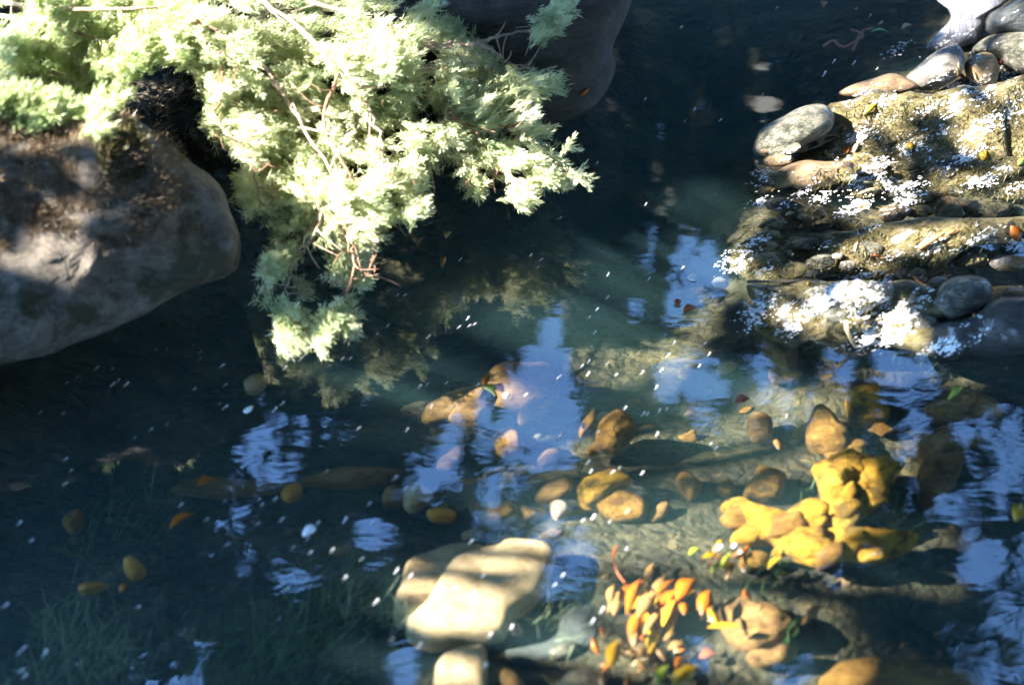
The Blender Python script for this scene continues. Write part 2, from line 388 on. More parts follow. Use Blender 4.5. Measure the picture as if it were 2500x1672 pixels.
# ------------------------------------------------------------------ mossy shelf and rocks of the rapids
SH = 'mossy ledges in the rapids'
rock('rock_ledge', 'largest mossy gold ledge between the speckled boulder and the white cascade', T(2, 0, (1000, 720), (1300, 600), (1640, 615), (1900, 590), (2200, 545), (2600, 500), (2650, 1300), (2100, 1370), (1650, 1430), (1300, 1450), (900, 1460), (720, 1400), (560, 1330), (530, 1200), (650, 1100), (900, 1000), (1060, 860)),
     -.03, .10, M['mossy'], 3.6, .15, 1., 'rock', SH, 3.6, 30, sil=1.1)
rock('rock_ledge', 'darker mossy ledge between two black shadow bands of the rapids', T(2, 1, (330, 170), (450, 60), (900, 10), (1500, -40), (2000, -70), (2600, -80), (2650, 60), (2000, 130), (1800, 260), (1500, 330), (1000, 360), (600, 385), (470, 370), (310, 290)),
     -.04, .09, M['mossy'], 3.4, .12, 2., 'rock', SH, 3.8, 24, sil=1.1)
rock('rock_ledge', 'lowest foam edged ledge with a bent golden reed on it', T(2, 1, (470, 450), (530, 390), (850, 375), (1150, 345), (1450, 360), (1700, 430), (1760, 600), (1850, 760), (1790, 880), (1500, 815), (1250, 780), (1150, 770), (950, 730), (850, 770), (620, 700), (480, 640)),
     -.03, .11, M['mossy'], 3.4, .13, 4., 'rock', SH, 3.8, 24, sil=1.1)
rock('boulder', 'rounded speckled boulder at the black pool edge of the rapids', T(2, 0, (525, 950), (560, 875), (700, 790), (860, 715), (1000, 700), (1070, 770), (1050, 870), (900, 970), (700, 1065), (560, 1070), (505, 1020)), .07, .13, M['speckled'], 2.4, .035, 5., 'rock', None, 5)
rock('rock', 'long low brown and olive rock above the gold ledge', T(2, 0, (1100, 635), (1170, 580), (1320, 530), (1480, 495), (1640, 585), (1500, 645), (1250, 668)), .05, .09, M['brown'], 2.4, .025, 6., 'rock', None, 5)
rock('rock', 'pale grey rounded rock below the white cascade', T(2, 0, (1535, 545), (1680, 400), (1800, 320), (1910, 305), (1950, 420), (1910, 520), (1780, 595), (1640, 605)), .12, .14, M['pale'], 2.5, .03, 7., 'rock', None, 5)
rock('rock', 'smaller tan rock with a leaf caught beside the pale grey one', T(2, 0, (1940, 430), (2050, 350), (2150, 375), (2180, 470), (2130, 575), (1980, 545)), .12, .11, M['tan'], 2.4, .03, 8., 'rock', None, 5)
rock('boulder', 'wet black boulder beside the white cascade', T(2, 0, (2075, 195), (2120, 90), (2250, 15), (2345, -30), (2600, -60), (2650, 260), (2250, 250), (2110, 235)), .22, .2, M['black'], 2.6, .04, 9., 'rock', None, 4)
rock('rock', 'grey ledge under the black boulder at the frame edge', T(2, 0, (1990, 330), (2120, 240), (2345, 200), (2600, 160), (2650, 500), (2250, 480), (2180, 400), (2060, 360)), .12, .12, M['speckled'], 2.6, .04, 11., 'rock', None, 5)
rock('rock', 'grey white ledge on the gold ledge beside the frame edge', T(2, 0, (1930, 830), (2080, 740), (2345, 640), (2600, 600), (2620, 830), (2345, 850), (2150, 860), (1980, 870)), .05, .07, M['pale'], 2.5, .03, 31., 'rock', None, 5)
rock('rock', 'low golden brown lump below the speckled boulder', T(2, 0, (690, 1150), (850, 1080), (1000, 1090), (1195, 1095), (1150, 1200), (950, 1275), (720, 1245)), .04, .09, M['brown'], 2.4, .025, 12., 'rock', None, 5)
rock('rock', 'whitest rock of the rapids, capped by bright foam', T(2, 1, (850, 430), (1000, 385), (1150, 360), (1450, 375), (1440, 480), (1300, 560), (1240, 640), (1000, 660), (845, 600)), .07, .10, M['speckled'], 2.4, .05, 13., 'rock', None, 5)
rock('rock', 'tan grey mossy hump beside the blue pool', T(2, 1, (1690, 490), (1850, 345), (2050, 325), (2130, 400), (2090, 520), (1950, 610), (1750, 650), (1670, 580)), .07, .12, M['speckled'], 2.4, .04, 14., 'rock', None, 5)
rock('boulder', 'black wet boulder ending the rapids under the tan hump', T(2, 1, (1730, 650), (1950, 600), (2150, 480), (2345, 455), (2600, 440), (2650, 780), (2200, 850), (1960, 860), (1850, 890), (1700, 810)), .08, .16, M['black'], 2.6, .05, 15., 'rock', None, 4, 11)
for k in range(120):                      # cobbles wedged in the rapids
    q = T1(2, 0, rng.uniform(560, 2330), rng.uniform(640, 2350))
    if not inside(np.array([q]), [(1850, 300), (2300, 200), (2520, 190), (2520, 700), (2250, 790), (1850, 830), (1790, 660), (1830, 430)])[0]: continue
    w, nn = hit(q)
    if w.z > .09: continue
    a = rng.uniform(11, 36); th = rng.uniform(0, 6.28)
    pl = [(q[0] + a * (1.3 * math.cos(t) + .3 * math.sin(t)) * rng.uniform(.8, 1.15), q[1] + a * .62 * math.sin(t) * rng.uniform(.8, 1.15) - a * .3 * math.cos(t)) for t in np.linspace(0, 5.6, 9)]
    mk = random.choice(['mossy', 'brown', 'speckled', 'pale', 'mossy', 'mossy', 'black'])
    rock('cobble', 'small wet cobble wedged among the mossy ledges of the rapids', pl, w.z - .004, a * .0007, M[mk], 2.3, .012, None, 'rock', 'cobbles of the rapids', 9, 6)

# white cascade
cp = T(2, 0, (1690, 330), (1760, 230), (1850, 130), (1830, 60), (1780, -20), (2280, -60), (2200, 40), (2110, 100), (2070, 210), (2040, 280), (1900, 330))
rock('water_cascade', 'white water cascading beside the wet black boulder', cp, .14, .09, M['cascade'], 2.6, .05, 21., 'cascade', None, 5, 12, 'structure')

# ------------------------------------------------------------------ stones under the water
def stone(label, poly, mat, zc=-.2, th=.11, p=2.8, amp=.03, **k):
    amp = amp * 1.5 + .012
    poly = [(x + rng.normal(0, 4), y + rng.normal(0, 4)) for x, y in poly]
    return rock('submerged_stone', label, poly, zc, th, M[mat], p, amp, None, 'stone', 'stones under the water', 5.5, 12, None, None, .8, 1. if p >= 4 else .5)
U = [
 ('brightest golden stone, the large block over the gold ledge', T(2, 2, (950, 130), (1000, 60), (1250, 15), (1500, 55), (1515, 150), (1440, 300), (1350, 400), (1180, 462), (1080, 480), (1000, 410), (900, 380), (950, 250)), 'gold', -.13, .13, 3.2, .05),
 ('jagged golden ledge running below the brightest golden block', T(2, 2, (350, 330), (420, 305), (520, 385), (640, 375), (700, 420), (900, 350), (1010, 420), (1080, 500), (1270, 540), (1300, 615), (1490, 585), (1620, 535), (1590, 595), (1480, 650), (1270, 695), (900, 715), (700, 655), (600, 600), (440, 585), (430, 480)), 'gold', -.16, .09, 3., .05),
 ('dull olive gold stone behind the golden ledge', T(2, 2, (445, 265), (530, 100), (600, 85), (730, 130), (745, 220), (680, 305), (520, 312)), 'amber', -.24, .09, 2.8, .03),
 ('small dull gold stone farthest behind the golden ledge tip', T(2, 2, (0, 190), (60, 125), (160, 185), (155, 270), (80, 300)), 'amber', -.27, .07, 2.6, .02),
 ('small olive pebble between two dull gold stones', T(2, 2, (265, 215), (330, 155), (395, 210), (365, 275), (290, 275)), 'amber', -.27, .06, 2.6, .02),
 ('big flat brown stone beside the heap of orange leaves', T(2, 2, (270, 1010), (400, 925), (520, 955), (640, 965), (795, 1050), (815, 1150), (700, 1255), (520, 1325), (390, 1300), (310, 1180)), 'umber', -.2, .1, 3., .04),
 ('long low brown stone at the foot of the flat brown stone', T(2, 2, (490, 1370), (600, 1330), (750, 1295), (830, 1320), (700, 1405), (560, 1410)), 'umber', -.2, .07, 2.6, .03),
 ('brown stone in the shade under the golden ledge', T(2, 2, (420, 710), (520, 635), (640, 680), (605, 765), (480, 790)), 'amber', -.2, .07, 2.6, .03),
 ('tall dark brown stone among mirrored branches', T(2, 2, (1640, 60), (1750, -20), (1900, 0), (1910, 120), (1860, 220), (1720, 400), (1640, 300)), 'umber', -.25, .1, 2.8, .04),
 ('gold round stone nearest below the rapids pool', T(2, 1, (1155, 1120), (1260, 1065), (1380, 1105), (1425, 1270), (1290, 1310), (1180, 1270)), 'gold', -.22, .09, 2.6, .03),
 ('dull gold boulder stone downstream of the round gold one', T(2, 1, (920, 1270), (1000, 1225), (1150, 1350), (1195, 1480), (1060, 1510), (910, 1450)), 'amber', -.2, .09, 2.8, .03),
 ('faint tan stone under the blue glare', T(2, 1, (470, 1310), (560, 1255), (645, 1330), (625, 1445), (515, 1430)), 'umber', -.28, .06, 2.6, .02),
 ('wide dark brown stone under a lime leaf', T(2, 1, (1700, 1260), (1800, 1145), (1950, 1105), (2110, 1150), (2240, 1240), (2100, 1325), (1900, 1340)), 'umber', -.2, .1, 2.8, .04),
 ('brown stone sunk just below the foam edged ledge', T(2, 1, (560, 800), (700, 735), (830, 755), (800, 880), (760, 1030), (680, 985), (590, 880)), 'umber', -.25, .1, 2.8, .04),
 ('amber stone beneath the wide dark brown one', T(2, 1, (1680, 1410), (1770, 1350), (1860, 1340), (1890, 1540), (1780, 1600), (1670, 1540)), 'umber', -.24, .09, 2.8, .03),
 ('pointed golden stone, upper of two in midstream', T(1, 1, (1650, 1540), (1700, 1450), (1760, 1350), (1870, 1285), (2015, 1330), (1985, 1410), (1920, 1490), (1820, 1530)), 'amber', -.2, .09, 2.6, .04),
 ('square amber stone in mirrored branches of midstream', T(1, 1, (1045, 1440), (1150, 1385), (1235, 1445), (1240, 1530), (1080, 1550)), 'amber', -.25, .08, 3., .03),
 ('sliver of orange stone left of the pointed golden one', T(1, 1, (1605, 1385), (1680, 1275), (1745, 1245), (1720, 1335), (1650, 1390)), 'amber', -.26, .05, 2.6, .02),
 ('great brown sunken slab at the murky channel rim', T(1, 1, (590, 1220), (780, 1120), (950, 1035), (1020, 945), (1200, 890), (1430, 940), (1420, 1200), (1000, 1310), (700, 1340), (580, 1300)), 'umber', -.33, .1, 3., .04),
 ('large cream slab glowing in the sun', T(1, 2, (640, 990), (720, 830), (850, 700), (1100, 640), (1180, 596), (1440, 640), (1450, 740), (1340, 930), (1200, 1070), (1090, 1200), (830, 1255), (560, 1275), (430, 1190), (560, 1080)), 'cream', -.16, .08, 4.5, .012),
 ('dim cream slab the glowing slab leans on', T(1, 2, (420, 880), (480, 770), (600, 680), (800, 615), (1000, 640), (900, 740), (700, 960), (640, 1080), (400, 1150), (380, 1000)), 'tan', -.22, .06, 4, .01),
 ('cut off cream stone below the glowing slab', T(1, 2, (645, 1470), (760, 1355), (900, 1295), (1005, 1310), (1010, 1545), (1000, 1700), (680, 1700)), 'cream', -.17, .07, 4, .012),
 ('rounded peach stone above the cream slab', T(1, 2, (440, 255), (540, 205), (630, 230), (615, 310), (520, 355), (445, 320)), 'tan', -.22, .08, 2.8, .02),
 ('brown stone touching the rounded peach stone', T(1, 2, (295, 255), (400, 195), (450, 330), (320, 350)), 'umber', -.24, .08, 2.8, .02),
 ('flat orange stone just above the cream slab', T(1, 2, (580, 395), (680, 355), (790, 380), (745, 435), (620, 435)), 'orange', -.2, .05, 2.6, .02),
 ('golden stone with a bright top, lower of two in midstream', T(1, 2, (1620, 210), (1780, 125), (1900, 125), (1980, 190), (1850, 255), (1750, 330), (1630, 370)), 'gold', -.2, .08, 2.8, .04),
 ('brown stone fused behind the bright topped golden one', T(1, 2, (1690, 310), (1900, 235), (2090, 325), (2060, 440), (1850, 440)), 'amber', -.25, .08, 2.8, .04),
 ('small tan stone over the cream slab corner', T(1, 2, (1445, 345), (1530, 315), (1570, 380), (1480, 420)), 'tan', -.25, .06, 2.6, .02),
 ('brown stone streaked by mirrored branches', T(1, 2, (870, 350), (1000, 315), (1200, 325), (1240, 430), (1000, 470)), 'amber', -.25, .07, 2.8, .03),
 ('flat blue grey slab with pale weed on it', T(1, 2, (1340, 930), (1450, 700), (1600, 870), (1710, 1090), (1690, 1290), (1200, 1400), (1120, 1190), (1220, 1060)), 'slate', -.27, .03, 5, -.004),
 ('tan stone half sunk at the bottom frame edge', T(1, 2, (1480, 1500), (1600, 1440), (1760, 1480), (1800, 1620), (1480, 1640)), 'tan', -.2, .07, 2.8, .02),
 ('brown cobble beside the cut off cream stone', T(1, 2, (1010, 1480), (1120, 1420), (1260, 1500), (1240, 1620), (1020, 1620)), 'umber', -.22, .07, 2.8, .02),
 ('long amber bar of stone across dark water', T(0, 2, (1140, 235), (1340, 150), (1450, 140), (1700, 185), (1900, 175), (2010, 225), (1850, 265), (1500, 285), (1250, 275)), 'umber', -.37, .05, 2.6, .05),
 ('small orange stone at the end of the amber bar', T(0, 2, (1910, 245), (1975, 195), (2020, 250), (1950, 300)), 'orange', -.26, .06, 2.4, .02),
 ('long tan stone above the cream slab haze', T(0, 2, (2020, 190), (2200, 120), (2500, 80), (2700, 110), (2600, 190), (2300, 220)), 'umber', -.26, .06, 2.4, .02),
 ('dim ochre pebble alone in dark weed', T(0, 2, (420, 440), (520, 395), (565, 455), (490, 520)), 'amber', -.26, .06, 2.4, .02),
 ('round ochre stone alone in dark water', T(0, 2, (825, 710), (920, 680), (980, 780), (900, 835), (835, 790)), 'orange', -.26, .07, 2.4, .02),
 ('dim orange pebble below the round ochre stone', T(0, 2, (545, 895), (680, 855), (730, 885), (600, 930)), 'orange', -.27, .05, 2.4, .02),
 ('pale grey stone showing faintly under the hanging fronds', T(0, 1, (1645, 1040), (1700, 1010), (1800, 1010), (1770, 1085), (1680, 1095)), 'tan', -.2, .05, 2.6, .02),
 ('silted gold slab at the bottom frame corner', T(2, 2, (1000, 1470), (1300, 1400), (1800, 1440), (2050, 1530), (2000, 1680), (1000, 1680)), 'amber', -.32, .06, 4, .03),  # amber slab stands in for a sunlit patch of bed
]
for u in U: stone(*u)
def chunks(poly, n, lo, hi, z0, z1, mats, label, group):
    P = np.array(poly); k = 0
    while k < n:
        q = rng.uniform(P.min(0), P.max(0))
        if not inside(q[None], P)[0]: continue
        a = rng.uniform(lo, hi); th = rng.uniform(-.9, .1)
        pl = [(q[0] + a * (1.35 * math.cos(t) * math.cos(th) - .75 * math.sin(t) * math.sin(th)) * rng.uniform(.75, 1.2), q[1] + a * (1.35 * math.cos(t) * math.sin(th) + .75 * math.sin(t) * math.cos(th)) * rng.uniform(.75, 1.2)) for t in np.linspace(0, 5.6, 9)]
        rock('submerged_stone', label, pl, rng.uniform(z0, z1), a * .0014, M[random.choice(mats)], 2.6, .03, None, 'stone', group, 6, 8, None, None, .9); k += 1
chunks(U[1][1], 22, 22, 50, -.17, -.10, ['gold', 'gold', 'amber'], 'rough golden chunk broken from the jagged golden ledge', 'chunks of the golden ledge')
chunks(U[0][1], 8, 30, 60, -.13, -.05, ['gold'], 'rough golden knob on the brightest golden block', 'knobs of the golden block')
chunks(T(1, 1, (590, 1220), (950, 1040), (1420, 950), (1500, 1600), (600, 1600)), 10, 18, 44, -.34, -.24, ['umber', 'umber', 'amber'], 'amber brown stone half lost under mirrored branches of midstream', 'brown stones of midstream')
chunks(T(2, 1, (300, 1000), (900, 900), (1400, 1050), (2300, 1150), (2300, 1545), (300, 1545)), 8, 18, 48, -.36, -.24, ['umber', 'umber', 'amber'], 'amber brown stone half lost in the blue pool below the rapids', 'brown stones of the blue pool')
chunks(T(1, 2, (300, 150), (1500, 100), (2200, 150), (2200, 560), (900, 600), (300, 420)), 10, 16, 40, -.34, -.24, ['umber', 'umber', 'tan'], 'amber brown stone between midstream and the cream slab', 'brown stones above the slab')
PB = np.array([(640, 1180), (1100, 1000), (1500, 880), (1850, 860), (2350, 980), (2400, 1672), (700, 1672), (900, 1450)])
k = 0
while k < 28:                           # small stones strewn over the bed
    q = np.array([rng.uniform(300, 2400), rng.uniform(880, 1672)])
    if not inside(q[None], PB)[0] and rng.random() < .85: continue
    w, nn = hit(q, -3)
    if w.z - ground_z(w.x, w.y) > .02: continue
    a = rng.uniform(9, 30); th = rng.uniform(0, 6.28)
    pl = [(q[0] + a * math.cos(t) * 1.3 * rng.uniform(.7, 1.25), q[1] + a * .7 * math.sin(t) * rng.uniform(.7, 1.25) - a * .4 * math.cos(t)) for t in np.linspace(0, 5.5, 8)]
    rock('pebble', 'small stone lying loose on the streambed among the larger ones', pl, w.z + .004, a * .0009, M[random.choice(['umber', 'umber', 'amber', 'tan', 'brown', 'umber', 'speckled'])], 2.4, .014, None, 'stone', 'small stones strewn over the bed', 9, 5, None, None, .8)
    k += 1

# ------------------------------------------------------------------ moss and litter
def fuzz(poly, count, length, width, up, streak, mats, name, label, parent=None, zmax=9., keep=None):
    P = []; Nn = []
    xs = np.array(poly); lo, hi = xs.min(0), xs.max(0)
    while len(P) < count:
        q = rng.uniform(lo, hi, (400, 2)); q = q[inside(q, poly)]
        for s in q:
            if keep and noise.noise(Vector((s[0] * keep[0], s[1] * keep[0], keep[2]))) < keep[1] + rng.uniform(-.15, .15): 
                count -= .5; continue
            w, nn = hit(s, -5)
            P.append(w); Nn.append(nn)
            if len(P) >= count: break
    P = np.array(P); Nn = np.array(Nn); n = len(P)
    D = Nn * up + np.array(streak) * (rng.choice([-1, 1], n)[:, None] if name == 'needle_litter' else 1) + rng.normal(0, .35, (n, 3))
    D = unit(D) * rng.uniform(.5, 1.2, (n, 1)) * length
    v, f = blades(P - Nn * .002, D, width, .6)
    o = obj(name, mesh(name, v, f), mats, parent)
    return o
STREAK = RT * .80 + UP * .50
fuzz(T(0, 0, (-20, 780), (300, 830), (600, 860), (860, 700), (1150, 850), (1230, 1000), (1300, 1300), (1330, 1545), (700, 1700), (300, 1560), (-20, 1700)), 16000, .034, .0015, .15, STREAK * .5, M['litter'], 'needle_litter', '', b1, keep=(.016, -.06, 4.))
lt = fuzz(T(0, 0, (600, 380), (1250, 380), (1500, 900), (1480, 1100), (1250, 950), (900, 700), (650, 700)), 2600, .05, .0022, .2, STREAK * .5, M['litter'], 'needle_litter', '', None, keep=(.010, -.12, 6.))
tag(lt, 'brown dead needles covering the earth hollow between boulder and shrub', 'needle litter', None, 'stuff')
fuzz(T(0, 0, (600, 950), (860, 800), (1000, 1000), (960, 1200), (700, 1250)), 1600, .035, .0022, .5, STREAK * .7, M['moss'], 'moss', '', b1, keep=(.012, -.1, 8.))
ms = fuzz([(1850, 420), (2040, 390), (2060, 250), (2300, 215), (2520, 190), (2520, 560), (2300, 640), (2250, 780), (1850, 830), (1790, 660), (1830, 430)], 11000, .034, .0018, .16, RT * -.6 + UP * -.35, M['moss'], 'moss', '', None, keep=(.012, -.15, 2.))
tag(ms, 'olive gold moss combed flat over the wet ledges', 'moss', None, 'stuff')

# ------------------------------------------------------------------ foam of the rapids, with sun glints modelled as white blobs
ico = [(0, 0, 1), (.9, 0, .3), (.28, .85, .3), (-.72, .53, .3), (-.72, -.53, .3), (.28, -.85, .3)]
def blob(c, nn, r, el):
    a = np.array(STREAK); nn = np.array(nn); a = a - nn * (a @ nn); a /= np.linalg.norm(a) + 1e-9; b = np.cross(nn, a)
    V = [np.array(c) + (a * v[0] * el + b * v[1] + nn * v[2] * .5) * r for v in ico]
    return V, [(0, 1, 2), (0, 2, 3), (0, 3, 4), (0, 4, 5), (0, 5, 1)]
FO = [(2, 0, 1250, 640, 90, 40, 20), (2, 0, 1400, 680, 90, 40, 26), (2, 0, 1250, 900, 130, 70, 50), (2, 0, 1150, 1060, 60, 40, 22), (2, 0, 1340, 1130, 100, 70, 80), (2, 0, 1260, 1220, 120, 60, 60),
      (2, 0, 1600, 970, 130, 70, 60), (2, 0, 1580, 1240, 70, 40, 30), (2, 0, 1560, 1340, 120, 60, 60), (2, 0, 1430, 1250, 50, 60, 24), (2, 0, 850, 1310, 110, 40, 34), (2, 0, 970, 1330, 60, 40, 26), (2, 0, 1200, 1400, 90, 50, 60), (2, 0, 1960, 1050, 100, 70, 60),
      (2, 0, 2130, 1190, 110, 50, 40), (2, 0, 2010, 1220, 60, 40, 24), (2, 0, 1680, 740, 60, 40, 14), (2, 0, 1900, 710, 80, 40, 26), (2, 0, 1950, 600, 200, 40, 40), (2, 0, 2060, 640, 80, 50, 30), (2, 0, 2200, 780, 160, 70, 90), (2, 0, 2050, 860, 120, 50, 40),
      (2, 0, 560, 1370, 50, 40, 14), (2, 0, 580, 1180, 70, 60, 26), (2, 0, 1790, 560, 110, 60, 24), (2, 0, 1480, 350, 70, 30, 16), (2, 0, 2280, 1270, 60, 40, 18), (2, 0, 1800, 890, 50, 40, 12), (2, 0, 760, 1040, 50, 30, 12),
      (2, 0, 1850, 280, 110, 30, 16), (2, 0, 2020, 380, 60, 40, 12), (2, 0, 2260, 500, 60, 40, 16),
      (2, 1, 400, 240, 70, 80, 60), (2, 1, 520, 110, 80, 50, 40), (2, 1, 600, 290, 50, 40, 16), (2, 1, 560, 540, 90, 70, 100), (2, 1, 620, 480, 50, 40, 10), (2, 1, 730, 560, 60, 40, 30), (2, 1, 780, 670, 70, 50, 40), (2, 1, 520, 640, 60, 40, 30),
      (2, 1, 1080, 430, 190, 60, 190), (2, 1, 950, 520, 110, 50, 90), (2, 1, 1300, 420, 130, 60, 70), (2, 1, 1310, 540, 110, 70, 90), (2, 1, 1300, 740, 100, 60, 80), (2, 1, 1450, 620, 100, 70, 80), (2, 1, 1500, 720, 80, 50, 50), (2, 1, 1600, 500, 110, 60, 34), (2, 1, 1580, 590, 60, 40, 22),
      (2, 1, 1390, 770, 60, 40, 30), (2, 1, 1720, 820, 60, 40, 18), (2, 1, 1840, 800, 50, 60, 40), (2, 1, 1970, 640, 60, 30, 6), (2, 1, 2010, 760, 60, 30, 6), (2, 1, 1700, 110, 90, 50, 30), (2, 1, 2000, 90, 120, 50, 30), (2, 1, 2290, 110, 60, 50, 20), (2, 1, 1290, 15, 60, 30, 10), (2, 1, 1020, 120, 50, 30, 6),
      (2, 1, 1450, 190, 60, 40, 8), (2, 1, 1750, 140, 60, 30, 14)]
parts = []
for c, r, x, y, rx, ry, k in FO:
    for _ in range(int(k * 5)):
        u_, v_ = rng.normal(0, .8) * rx, rng.normal(0, .5) * ry
        q = T1(c, r, x + .80 * u_ + .5 * v_, y - .45 * u_ + .85 * v_)
        if noise.noise(Vector((q[0] * .05 + q[1] * .03, q[1] * .09, 3.))) < rng.uniform(-.35, .15): continue
        w, nn = hit(q)
        parts.append(blob(w + nn * .001, unit(np.array(nn) * .8 + np.array([0, 0, .3])), rng.uniform(.0014, .0042) * (1.6 if rng.random() < .08 else 1), rng.uniform(1.2, 3.)))
V, F = merge(parts)
tag(obj('foam', mesh('foam', V, F, True), M['foam']), 'white foam and glittering droplets scattered over the rapids', 'foam', None, 'stuff')

# ------------------------------------------------------------------ flecks drifting on the surface
def fleck_mesh(k):
    pts = [(-1, -.25 + .1 * k, 0), (-.4, -.1, .1), (.1, .02, .14), (.55, .16, .1), (1, .55 - .12 * k, 0)]
    C = curve(pts, 4); V = []; F = []
    n = len(C)
    for i, p in enumerate(C):
        t = i / (n - 1); r = .13 + .17 * t ** 2 * (1.35 if t < .95 else .8)
        tg = C[min(i + 1, n - 1)] - C[max(i - 1, 0)]; s = np.array([-tg[1], tg[0], 0]); s /= np.linalg.norm(s)
        for a in np.linspace(0, 2 * math.pi, 6, endpoint=False): V.append(p + s * r * math.cos(a) + np.array([0, 0, r * .6 * math.sin(a)]))
    for i in range(n - 1):
        for j in range(6): F.append((i * 6 + j, i * 6 + (j + 1) % 6, (i + 1) * 6 + (j + 1) % 6, (i + 1) * 6 + j))
    F.append(tuple(range(6))); F.append(tuple((n - 1) * 6 + j for j in range(6)))
    me = mesh('foam_fleck', V, F, True); me.materials.append(M['foam']); return me
FM = [fleck_mesh(k) for k in range(4)]
FL = {(0, 1): [(650, 945, 1), (755, 950, .6), (760, 1055, 1.1), (795, 1030, .9), (850, 1055, 1.1), (450, 1045, .7), (520, 1005, .6), (1495, 930, 1.2), (1515, 1060, 1), (1310, 1085, .8), (1515, 1210, 1.2), (1480, 1185, .6), (1850, 1225, 1.2), (1900, 1185, 1.2), (1015, 1360, 1), (1125, 1325, .7), (905, 1415, .7), (1920, 945, 1), (2030, 880, 1.2), (1985, 835, 1.1), (2050, 640, .9), (2290, 705, 1), (2305, 885, 1), (2155, 1100, .8), (1125, 815, .6), (1050, 820, .6), (1350, 835, .6), (1345, 885, .6), (270, 1245, .8), (425, 1250, .7), (2200, 515, .7), (2035, 810, .7)],
      (0, 2): [(440, 25, 1.1), (475, 105, .7), (440, 190, 1), (1215, 335, 1), (130, 455, .9), (210, 575, .8), (1510, 310, .8), (1745, 295, .8), (1765, 330, .8), (1855, 290, .9), (2200, 105, 1), (1895, 435, 1.3), (1735, 460, 1), (2140, 455, .9), (2325, 435, 1), (2070, 560, .9), (1530, 600, 1.2), (1970, 620, 1), (2090, 655, 1.1), (2235, 640, 1.1), (1930, 900, 1.1), (35, 1010, 1.2), (145, 1310, 1.5), (300, 1330, 1.3), (140, 1450, 1.1), (165, 1485, 1.1), (520, 1405, 1), (2330, 820, .9), (1390, 430, .9), (930, 1020, .9), (1880, 1100, .8)],
      (1, 1): [(825, 215, .9), (155, 560, 1.1), (335, 660, .9), (875, 610, 1.2), (815, 670, 1.1), (885, 660, .8), (920, 650, .8), (85, 675, 1.1), (30, 880, 1), (85, 880, .9), (50, 755, .8), (550, 1070, 1.1), (600, 1055, .9), (730, 1045, .9), (610, 735, 1.2), (260, 720, .8), (940, 1060, 1.1), (630, 1205, 1), (140, 1350, 1), (465, 1360, 1), (1265, 1125, 1), (1490, 1005, 1.1), (1645, 930, .9), (1690, 900, 1), (1685, 985, 1.1), (1815, 915, 1), (1705, 805, 1), (1730, 705, .9), (1745, 550, 1.1), (1690, 605, .9), (1820, 315, .9), (2095, 345, 1.2), (2320, 270, 1), (1815, 470, 1.2), (2265, 775, .9), (2205, 720, .8), (2225, 860, 1.4), (2180, 960, 1), (2145, 1075, 1.1), (2050, 975, .9), (1935, 1215, 1.1), (2055, 1255, 1.2), (2085, 1255, .9), (2165, 1235, .9), (2215, 1220, .8), (2150, 1390, 1.2), (1490, 1410, 1.1), (1510, 1385, 1), (1750, 1375, .8), (1875, 990, .8), (400, 455, .8), (450, 455, .9), (1300, 185, .8), (1370, 215, 1), (1345, 270, .8)],
      (1, 2): [(385, 150, 1.1), (210, 325, 1.1), (45, 435, 1.2), (230, 455, .9), (895, 580, 1.1), (270, 640, .8), (160, 695, .9), (395, 775, 1.1), (490, 810, .9), (975, 810, 1), (795, 885, 1), (915, 925, 1), (45, 820, 1), (255, 985, 1.2), (1515, 805, 1), (1460, 870, 1), (1780, 1040, 1.2), (1715, 1115, 1.3), (1650, 435, 1), (1720, 415, 1.3), (1950, 375, 1), (1940, 630, .9), (1850, 110, 1.1), (2050, 118, 1.2), (1705, 105, .9), (1895, 85, .8), (1685, 45, 1), (550, 1275, 1.1), (365, 1235, .9), (1025, 1205, 1), (1170, 1155, 1), (990, 1415, 1), (455, 225, 1), (395, 495, .8), (1830, 445, .8)],
      (2, 1): [(265, 725, .9), (195, 780, 1), (225, 850, 1.1), (160, 930, .9), (230, 1110, 1.1), (745, 1270, .9), (270, 1485, 1), (235, 1455, .8), (50, 270, .9), (1530, 945, .8), (2225, 945, .6)],
      (2, 0): [(1065, 415, 2), (1200, 425, 1.8), (1000, 500, 2), (1355, 465, 1.2), (1380, 155, 1.3), (1310, 105, 1.2), (1215, 60, 1), (585, 640, 1.2), (125, 740, 1.3), (300, 810, 1.2), (60, 820, 1), (40, 185, 1), (680, 55, 1)],
      (1, 0): [(1495, 1470, 1.2), (2075, 1375, 1), (2070, 670, 1.2), (1745, 1100, 1.1), (2310, 185, 1)]}
ang = math.atan2(.62, .80)
NAMES = {(0, 1): 'thin white fleck drifting on the black channel under the boulder', (0, 2): 'thin white fleck drifting over the dark weedy shallows', (1, 1): 'thin white fleck drifting in midstream above the cream slab',
         (1, 2): 'thin white fleck drifting over and around the glowing cream slab', (2, 1): 'thin white fleck drifting on blue water below the rapids', (2, 0): 'larger white fleck drifting on black water above the speckled boulder', (1, 0): 'faint white fleck drifting on black water beyond the shrub tips'}
for key, L in FL.items():
    for x, y, s in L:
        w = at(T1(*key, x, y), .004)
        o = bpy.data.objects.new('foam_fleck', FM[int(rng.integers(4))]); COL.objects.link(o)
        o.location = w; sc = .0115 * s * rng.uniform(.85, 1.1); o.scale = (sc * 1.05, sc * .62 * rng.uniform(.8, 1.2), sc * .5)
        o.rotation_euler = (0, 0, R(48) + rng.normal(0, .09))
        tag(o, NAMES[key], 'foam fleck', 'white flecks drifting on the stream')
